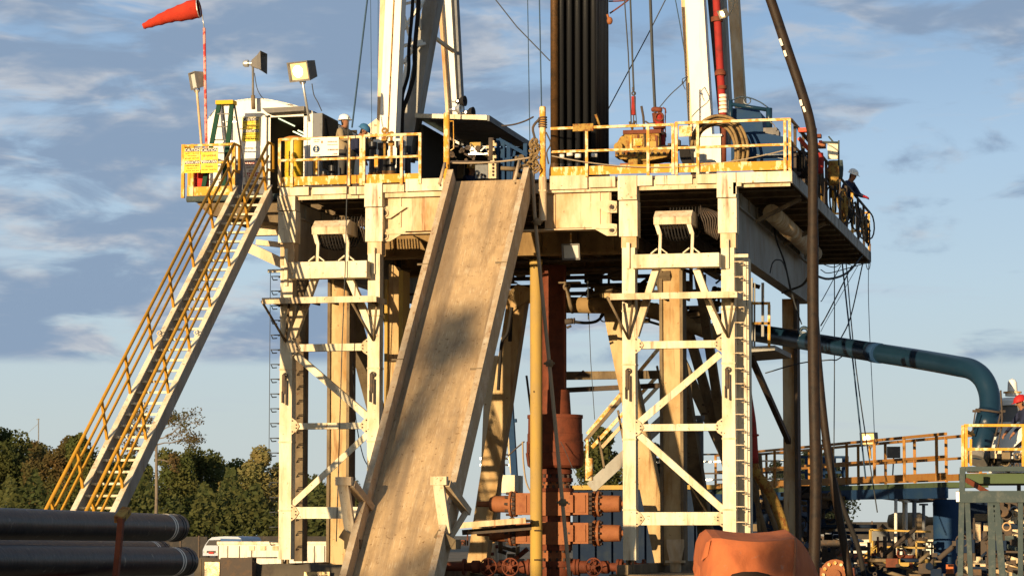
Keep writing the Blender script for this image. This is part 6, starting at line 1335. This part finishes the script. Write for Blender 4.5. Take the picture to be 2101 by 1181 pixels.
TS=[(-330,900,150,360,'leaf_mid','green tree just outside the left edge'),(-180,885,150,350,'leaf_rust','rust tinted tree outside the left edge'),(-95,880,130,370,'leaf_mid','tree at the very left border'),(-20,870,150,360,'leaf_dark','dark tree at the far left edge with highest crown'),(60,905,130,380,'leaf_rust','rust brown leaved tree second from the left edge'),(115,895,110,350,'leaf_rust','reddish tree behind foot of the yellow stair rails'),(165,890,120,340,'leaf_mid','green tree behind the lower stair flight'),(215,940,110,360,'leaf_dark','low dark tree under bottom of the stairs'),
 (270,935,110,380,'leaf_mid','bushy tree below the bare branching tree'),(345,925,120,340,'leaf_mid','broad green tree just right of the stair foot'),(400,922,120,350,'leaf_dark','dark rounded tree left of the light tall one'),(455,938,110,360,'leaf_mid','mid green tree above the parked van'),(530,918,110,330,'leaf_light','tall pale yellowish tree beside left tower leg'),
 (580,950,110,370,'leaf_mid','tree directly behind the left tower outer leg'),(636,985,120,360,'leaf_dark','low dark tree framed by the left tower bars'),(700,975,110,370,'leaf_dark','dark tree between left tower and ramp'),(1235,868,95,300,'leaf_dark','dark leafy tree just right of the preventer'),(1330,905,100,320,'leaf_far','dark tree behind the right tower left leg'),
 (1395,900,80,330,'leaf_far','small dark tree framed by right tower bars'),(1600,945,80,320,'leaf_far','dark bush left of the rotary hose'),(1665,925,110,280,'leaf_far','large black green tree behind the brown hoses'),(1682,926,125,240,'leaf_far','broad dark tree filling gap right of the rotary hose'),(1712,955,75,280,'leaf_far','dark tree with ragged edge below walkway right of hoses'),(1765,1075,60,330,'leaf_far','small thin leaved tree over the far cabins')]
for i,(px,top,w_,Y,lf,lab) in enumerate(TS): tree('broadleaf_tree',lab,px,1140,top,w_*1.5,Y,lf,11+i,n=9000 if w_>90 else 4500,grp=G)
# bush undergrowth strip
b,L_=crown(10,3.2,100,'leaf_dark',3)
b=B();rnd=random.Random(5)
for i in range(16000):
    px=rnd.uniform(-60,760);Y=rnd.uniform(300,330);p=at(px,1100,Y);p=V((p.x,Y,rnd.random()**.8*(8.5+2.*math.sin(px*.03)+1.5*math.sin(px*.11))));s=rnd.uniform(.25,.6)
    u=V((rnd.gauss(0,1),rnd.gauss(0,1),rnd.gauss(0,1))).normalized();v=u.orthogonal().normalized();b.v+=[p+u*s,p+v*s*.6,p-u*s,p-v*s*.6];k=len(b.v)-4;b.f.append((k,k+1,k+2,k+3));b.s.append(False)
tag(b.build('undergrowth','leaf_dark'),'tangled dark undergrowth along the foot of the tree line at left',kind='stuff')
# bare branching tree
Y=230;base=at(318,1140,Y);T=thing('bare_tree','nearly bare tree with spreading twigs above the tree line','tree',V((base.x,Y,0)))
b=B();lv=B();rnd=random.Random(21)
def br(p,d,L_,r,dep):
    q=p+d*L_;mid=p.lerp(q,.5)+V((rnd.gauss(0,1),0,rnd.gauss(0,1)))*L_*.06;b.tube([p,mid,q],[r,r*.8,r*.62],5,False)
    if dep==0:
        for k in range(3):
            s=.16;o=q+V((rnd.gauss(0,.25),rnd.gauss(0,.25),rnd.gauss(0,.2)));u=V((rnd.gauss(0,1),rnd.gauss(0,1),rnd.gauss(0,1))).normalized();v=u.orthogonal().normalized();lv.v+=[o+u*s,o+v*s*.6,o-u*s,o-v*s*.6];k_=len(lv.v)-4;lv.f.append((k_,k_+1,k_+2,k_+3));lv.s.append(False)
        return
    for k in range(3 if dep>1 else 3):
        nd=(d+V((rnd.gauss(0,.55),rnd.gauss(0,.5),rnd.gauss(.02,.25)))).normalized();br(p.lerp(q,rnd.uniform(.5,1) if k else 1),nd,L_*rnd.uniform(.6,.82),max(r*.6,.012),dep-1)
B0=V((base.x,Y,0));Hh=at(318,900,Y).z
b.tube([B0,B0+V((.1,0,Hh*.5)),B0+V((.0,0,Hh))],[.24,.19,.15],8)
for dx,dz,L_,fz in ((1,.30,2.2,1.0),(.9,.12,2.0,.95),(-1,.45,1.7,.98),(.25,1,1.3,1),(-.7,.7,1.5,1),(.8,.0,1.0,.82),(-.8,.2,1.3,.9),(.6,.7,1.6,1)):
    br(B0+V((0,0,Hh*fz)),V((dx,rnd.uniform(-.3,.3),dz)).normalized(),L_,.08,4)
b.build('branch','bark',T);lv.build('leaf','leaf_rust',T)
T=thing('aerial_mast','thin aerial mast far behind the trees at left','antenna',at(79,1140,380));b=B();b.tube([V((at(79,1140,380).x,380,0)),at(79,858,380)],.10,5);b.build('mast','cabin_grey',T);b=B();b.bar(at(75,860,380),at(81,859,380),.12,.12);b.tube([at(79,868,380),at(60,885,380)],.04,4);b.build('arm','cabin_grey',T)
# trees behind the viewer that throw the scalloped evening shade at the picture bottom
for i,(x,y,h) in enumerate(((-14.5,-67,9.7),(-21,-69,10.2),(-28,-67,9.6),(-35,-66,9.9),(-8.5,-76,10.2),(-42,-64,9.4))):
    tree('broadleaf_tree','broadleaf tree standing behind the viewer',0,0,0,0,0,'leaf_mid',60+i,n=4200,loc=V((x,y,0)),h=h,w_=9.5,grp='trees behind the viewer',sz=.6,lo=.05)

tree('shadow_tree','slim tall tree with a small tufted crown added unseen behind the viewer to shade the ramp',0,0,0,0,0,'leaf_mid',77,n=340,loc=V((-19.6,-70.2,0)),h=15.2,w_=2.0,sz=.36,lo=.90)  # added out-of-view tree; its crown casts the soft shadow on the ramp
# ------------------------------------------------------------ people
def person(label,loc,rz,shirt,trou,hat,J={},lean=0.,gloves=None,hide_legs=False,h=1.74):
    k=h/1.74
    N={'pelvis':((0,0,.94),(.175,.135)),'waist':((0,0,1.06),(.165,.13)),'chest':((0,0,1.28),(.20,.145)),'neckb':((0,.0,1.43),(.10,.09)),'neck':((0,-.005,1.495),(.066,.066)),
       'chin':((0,-.02,1.55),(.08,.095)),'head':((0,-.01,1.63),(.09,.108)),'crown':((0,0,1.70),(.07,.085))}
    for s,n in((-1,'l'),(1,'r')):
        N['sh'+n]=((s*.20,0,1.385),(.09,.09));N['el'+n]=((s*.26,.02,1.13),(.062,.062));N['wr'+n]=((s*.26,-.08,.90),(.038,.038))
        N['hip'+n]=((s*.10,0,.86),(.12,.12));N['kn'+n]=((s*.11,-.02,.49),(.065,.068));N['an'+n]=((s*.12,.01,.10),(.048,.055));N['toe'+n]=((s*.13,-.17,.045),(.045,.04))
    for a,p in J.items(): N[a]=(p,N[a][1])
    piv=V((0,0,.98))
    def L_(p): 
        p=V(p)
        if lean and p.z>.97:
            d=p-piv;c,s=math.cos(lean),math.sin(lean);p=piv+V((d.x,d.y*c-d.z*s,d.z*c+d.y*s))
        return p
    E=[('pelvis','waist'),('waist','chest'),('chest','neckb'),('neckb','neck'),('neck','chin'),('chin','head'),('head','crown')]
    for n in'lr': E+=[('chest','sh'+n),('sh'+n,'el'+n),('el'+n,'wr'+n),('pelvis','hip'+n),('hip'+n,'kn'+n),('kn'+n,'an'+n),('an'+n,'toe'+n)]
    names=list(N);pos={n:L_(N[n][0]) for n in names};rad={n:N[n][1] for n in names}
    mi={};
    for n in names: mi[n]=0 if n in('chest','waist','neckb','shl','shr','ell','elr') else 1 if n[:3] in('pel','hip','knl','knr') else 2
    for n in ('anl','anr','toel','toer'): mi[n]=3
    for n in ('chin','head','neck'): mi[n]=2
    mi['crown']=4
    for n in ('wrl','wrr'): mi[n]=5
    # hands: palm, thumb off its side, four bent fingers
    for n,s in(('l',-1),('r',1)):
        w0=pos['wr'+n];e0=pos['el'+n];d=(w0-e0).normalized();side=d.cross(V((0,0,1)));side=side.normalized() if side.length>.1 else V((1,0,0));dn=d.cross(side).normalized()
        if dn.z>0:dn=-dn
        pm='pa'+n;names.append(pm);pos[pm]=w0+d*.07;rad[pm]=(.038,.022);mi[pm]=5;E.append(('wr'+n,pm))
        for i,(o,l) in enumerate(((-.03,.07),(-.01,.082),(.011,.077),(.03,.06))):
            a,b_='f%s%da'%(n,i),'f%s%db'%(n,i);names+=[a,b_];pos[a]=pos[pm]+d*(.03+l*.4)+side*o;pos[b_]=pos[a]+d*l*.4+dn*l*.45;rad[a]=(.0105,.0105);rad[b_]=(.0085,.0085);mi[a]=mi[b_]=5;E+=[(pm,a),(a,b_)]
        a,b_='t%sa'%n,'t%sb'%n;names+=[a,b_];pos[a]=w0+d*.045-side*s*.045+dn*.01;pos[b_]=pos[a]+d*.035-side*s*.012+dn*.02;rad[a]=(.012,.012);rad[b_]=(.0095,.0095);mi[a]=mi[b_]=5;E+=[(pm,a),(a,b_)]
    idx={n:i for i,n in enumerate(names)}
    me=bpy.data.meshes.new('person_cage');me.from_pydata([tuple(pos[n]*k) for n in names],[(idx[a],idx[b_]) for a,b_ in E],[]);me.update()
    o=bpy.data.objects.new('tmp',me);COL.objects.link(o);m=o.modifiers.new('k','SKIN')
    if not me.skin_vertices: bpy.context.view_layer.objects.active=o
    sv=me.skin_vertices[0].data
    for n in names: sv[idx[n]].radius=(rad[n][0]*k,rad[n][1]*k);sv[idx[n]].use_root=(n=='pelvis')
    m.use_smooth_shade=True;ss=o.modifiers.new('s','SUBSURF');ss.levels=1;ss.render_levels=1
    bpy.context.view_layer.update();dg=bpy.context.evaluated_depsgraph_get();bm_=bpy.data.meshes.new_from_object(o.evaluated_get(dg))
    bpy.data.objects.remove(o)
    bm_.materials.clear()
    for mm in (shirt,trou,'skin','boot','hair',gloves or 'skin'): bm_.materials.append(MT[mm])
    ps=[(pos[n]*k,mi[n],max(rad[n])) for n in names]
    segs=[(pos[a]*k,pos[b_]*k,mi[a],mi[b_]) for a,b_ in E]
    for f in bm_.polygons:
        c=f.center;best=1e9;m_=0
        for a,b_,ma,mb in segs:
            ab=b_-a;t=max(0,min(1,(c-a).dot(ab)/max(ab.length_squared,1e-9)));dd=(a+ab*t-c).length
            if dd<best:best=dd;m_=(ma if t<.5 else mb) if not(ma==0 and mb==5) else (0 if t<.93 else 5)
        if m_ in(2,4) and (c-pos['head']*k).dot((L_((0,-1,1.65))-L_((0,0,1.65))).normalized())<-.015 and (c-pos['chin']*k).dot(pos['crown']-pos['chin'])>-.004: m_=4
        f.material_index=m_;f.use_smooth=True
    T=thing('person',label,'person',loc,None,rz)
    body=bpy.data.objects.new('body',bm_);COL.objects.link(body);body.parent=T
    # face on the same head
    hd=pos['head']*k;fwd=(L_((0,-1,1.65))-L_((0,0,1.65))).normalized();upd=(pos['crown']-pos['chin']).normalized();sx=fwd.cross(upd).normalized()
    def loc_build(b,nm,m,par=body):
        me=bpy.data.meshes.new(nm);me.from_pydata([tuple(v) for v in b.v],[],b.f);me.polygons.foreach_set('use_smooth',b.s);me.materials.append(MT[m]);o=bpy.data.objects.new(nm,me);COL.objects.link(o);o.parent=par;return o
    b=B();b.add([hd+fwd*.085+upd*.02,hd+fwd*.12-upd*.03,hd+fwd*.085-upd*.035+sx*.02,hd+fwd*.085-upd*.035-sx*.02],[(0,1,2),(0,3,1),(1,3,2)]);
    loc_build(b,'nose','skin')
    for s in(-1,1): loc_build(B().sphere(hd+sx*s*.078-fwd*.005-upd*.01,.022,8,6,(.5,1,1.3)),'ear','skin')
    b=B()
    for s in(-1,1): loc_build(B().sphere(hd+fwd*.088+upd*.012+sx*s*.03,.009,6,4),'eye','hair')
    b.bar(hd+fwd*.09-upd*.06-sx*.02,hd+fwd*.09-upd*.06+sx*.02,.008,.006);loc_build(b,'mouth','hair')
    # hard hat
    b=B();c0=hd+upd*.035*k;n=18;vs=[];pr=[(.0,.128),(.03,.126),(.075,.112),(.11,.08),(.13,.03),(.133,.0)]
    for t,r in pr:
        for i in range(n): a=2*math.pi*i/n;vs.append(c0+upd*t+(sx*math.cos(a)*.92+fwd*math.sin(a)*1.12)*r)
    b.add(vs,[(j*n+i,j*n+(i+1)%n,(j+1)*n+(i+1)%n,(j+1)*n+i) for j in range(len(pr)-1) for i in range(n)],True)
    vs=[];
    for t,r in((.0,.126),(-.008,.15),(-.014,.15),(-.006,.12)):
        for i in range(n): a=2*math.pi*i/n;vs.append(c0+upd*(t-.0)+(sx*math.cos(a)*.92+fwd*math.sin(a)*(1.12+.22*max(0,math.sin(a))))*r)
    b.add(vs,[(j*n+i,j*n+(i+1)%n,(j+1)*n+(i+1)%n,(j+1)*n+i) for j in range(3) for i in range(n)],True)
    loc_build(b,'hard_hat',hat,T)
    return T
def deck(px,py,Y): p=at(px,py,Y);return (p.x,Y,ZD)
PR=R(90)  # default figure faces the viewer (-Y); rz=+90deg turns it to the right (+X)
person('worker in white hard hat and khaki shirt at the left deck rail, looking right',deck(706,400,1.6),R(75),'khaki','trouser_grey','hat_white',
   {'ell':(-.24,-.10,1.17),'wrl':(-.18,-.34,1.22),'elr':(.26,-.06,1.14),'wrr':(.22,-.28,1.08)},h=1.78)
person('worker in blue hard hat bending beside the khaki shirted man',deck(718,400,1.3),R(95),'navy','khaki','hat_blue',
   {'ell':(-.24,-.15,1.15),'wrl':(-.15,-.36,1.0),'elr':(.24,-.15,1.15),'wrr':(.15,-.38,1.02)},lean=.55,h=1.58)
person('worker in red hard hat and dark overalls behind guard rail before the shelter',deck(880,365,8.0),R(170),'navy','navy','hat_red',
   {'ell':(-.3,-.08,1.16),'wrl':(-.16,-.25,1.05),'elr':(.3,-.08,1.16),'wrr':(.16,-.25,1.05)},lean=.05,h=1.72)
person('worker in tan hard hat and blue overalls seen over the top of ramp',deck(962,365,9.0),R(60),'navy','navy','hat_tan',
   {'ell':(-.22,-.2,1.15),'wrl':(-.1,-.4,1.05),'elr':(.22,-.2,1.15),'wrr':(.1,-.4,1.05)},lean=.15,h=1.6)
person('worker in brown clothes working in shadow beside the blue frame',deck(1066,365,8.6),R(-60),'brown_cloth','navy','brown_cloth',
   {'ell':(-.22,-.2,1.15),'wrl':(-.1,-.4,1.05),'elr':(.22,-.2,1.15),'wrr':(.1,-.4,1.05)},lean=.35,h=1.7)
q=atX(1748,470,5.75);person('worker in white hard hat and red gloves leaning on right deck railing',(5.78,13.6,ZD),R(70),'navy','navy','hat_white',
   {'ell':(-.2,-.26,1.22),'wrl':(-.05,-.50,1.24),'elr':(.2,-.26,1.22),'wrr':(.05,-.50,1.24)},lean=.42,gloves='glove_red',h=1.84)
p=at(2112,957,dY+1.2);T=person('worker in red hard hat and dark overalls working at blue pipe outlet, right edge',(p.x,dY+1.2,p.z-.05),R(-68),'navy','trouser_grey','hat_red',
   {'ell':(-.28,-.22,1.20),'wrl':(-.2,-.52,1.02),'elr':(.24,-.2,1.16),'wrr':(.14,-.45,.98)},lean=.30,h=1.52)
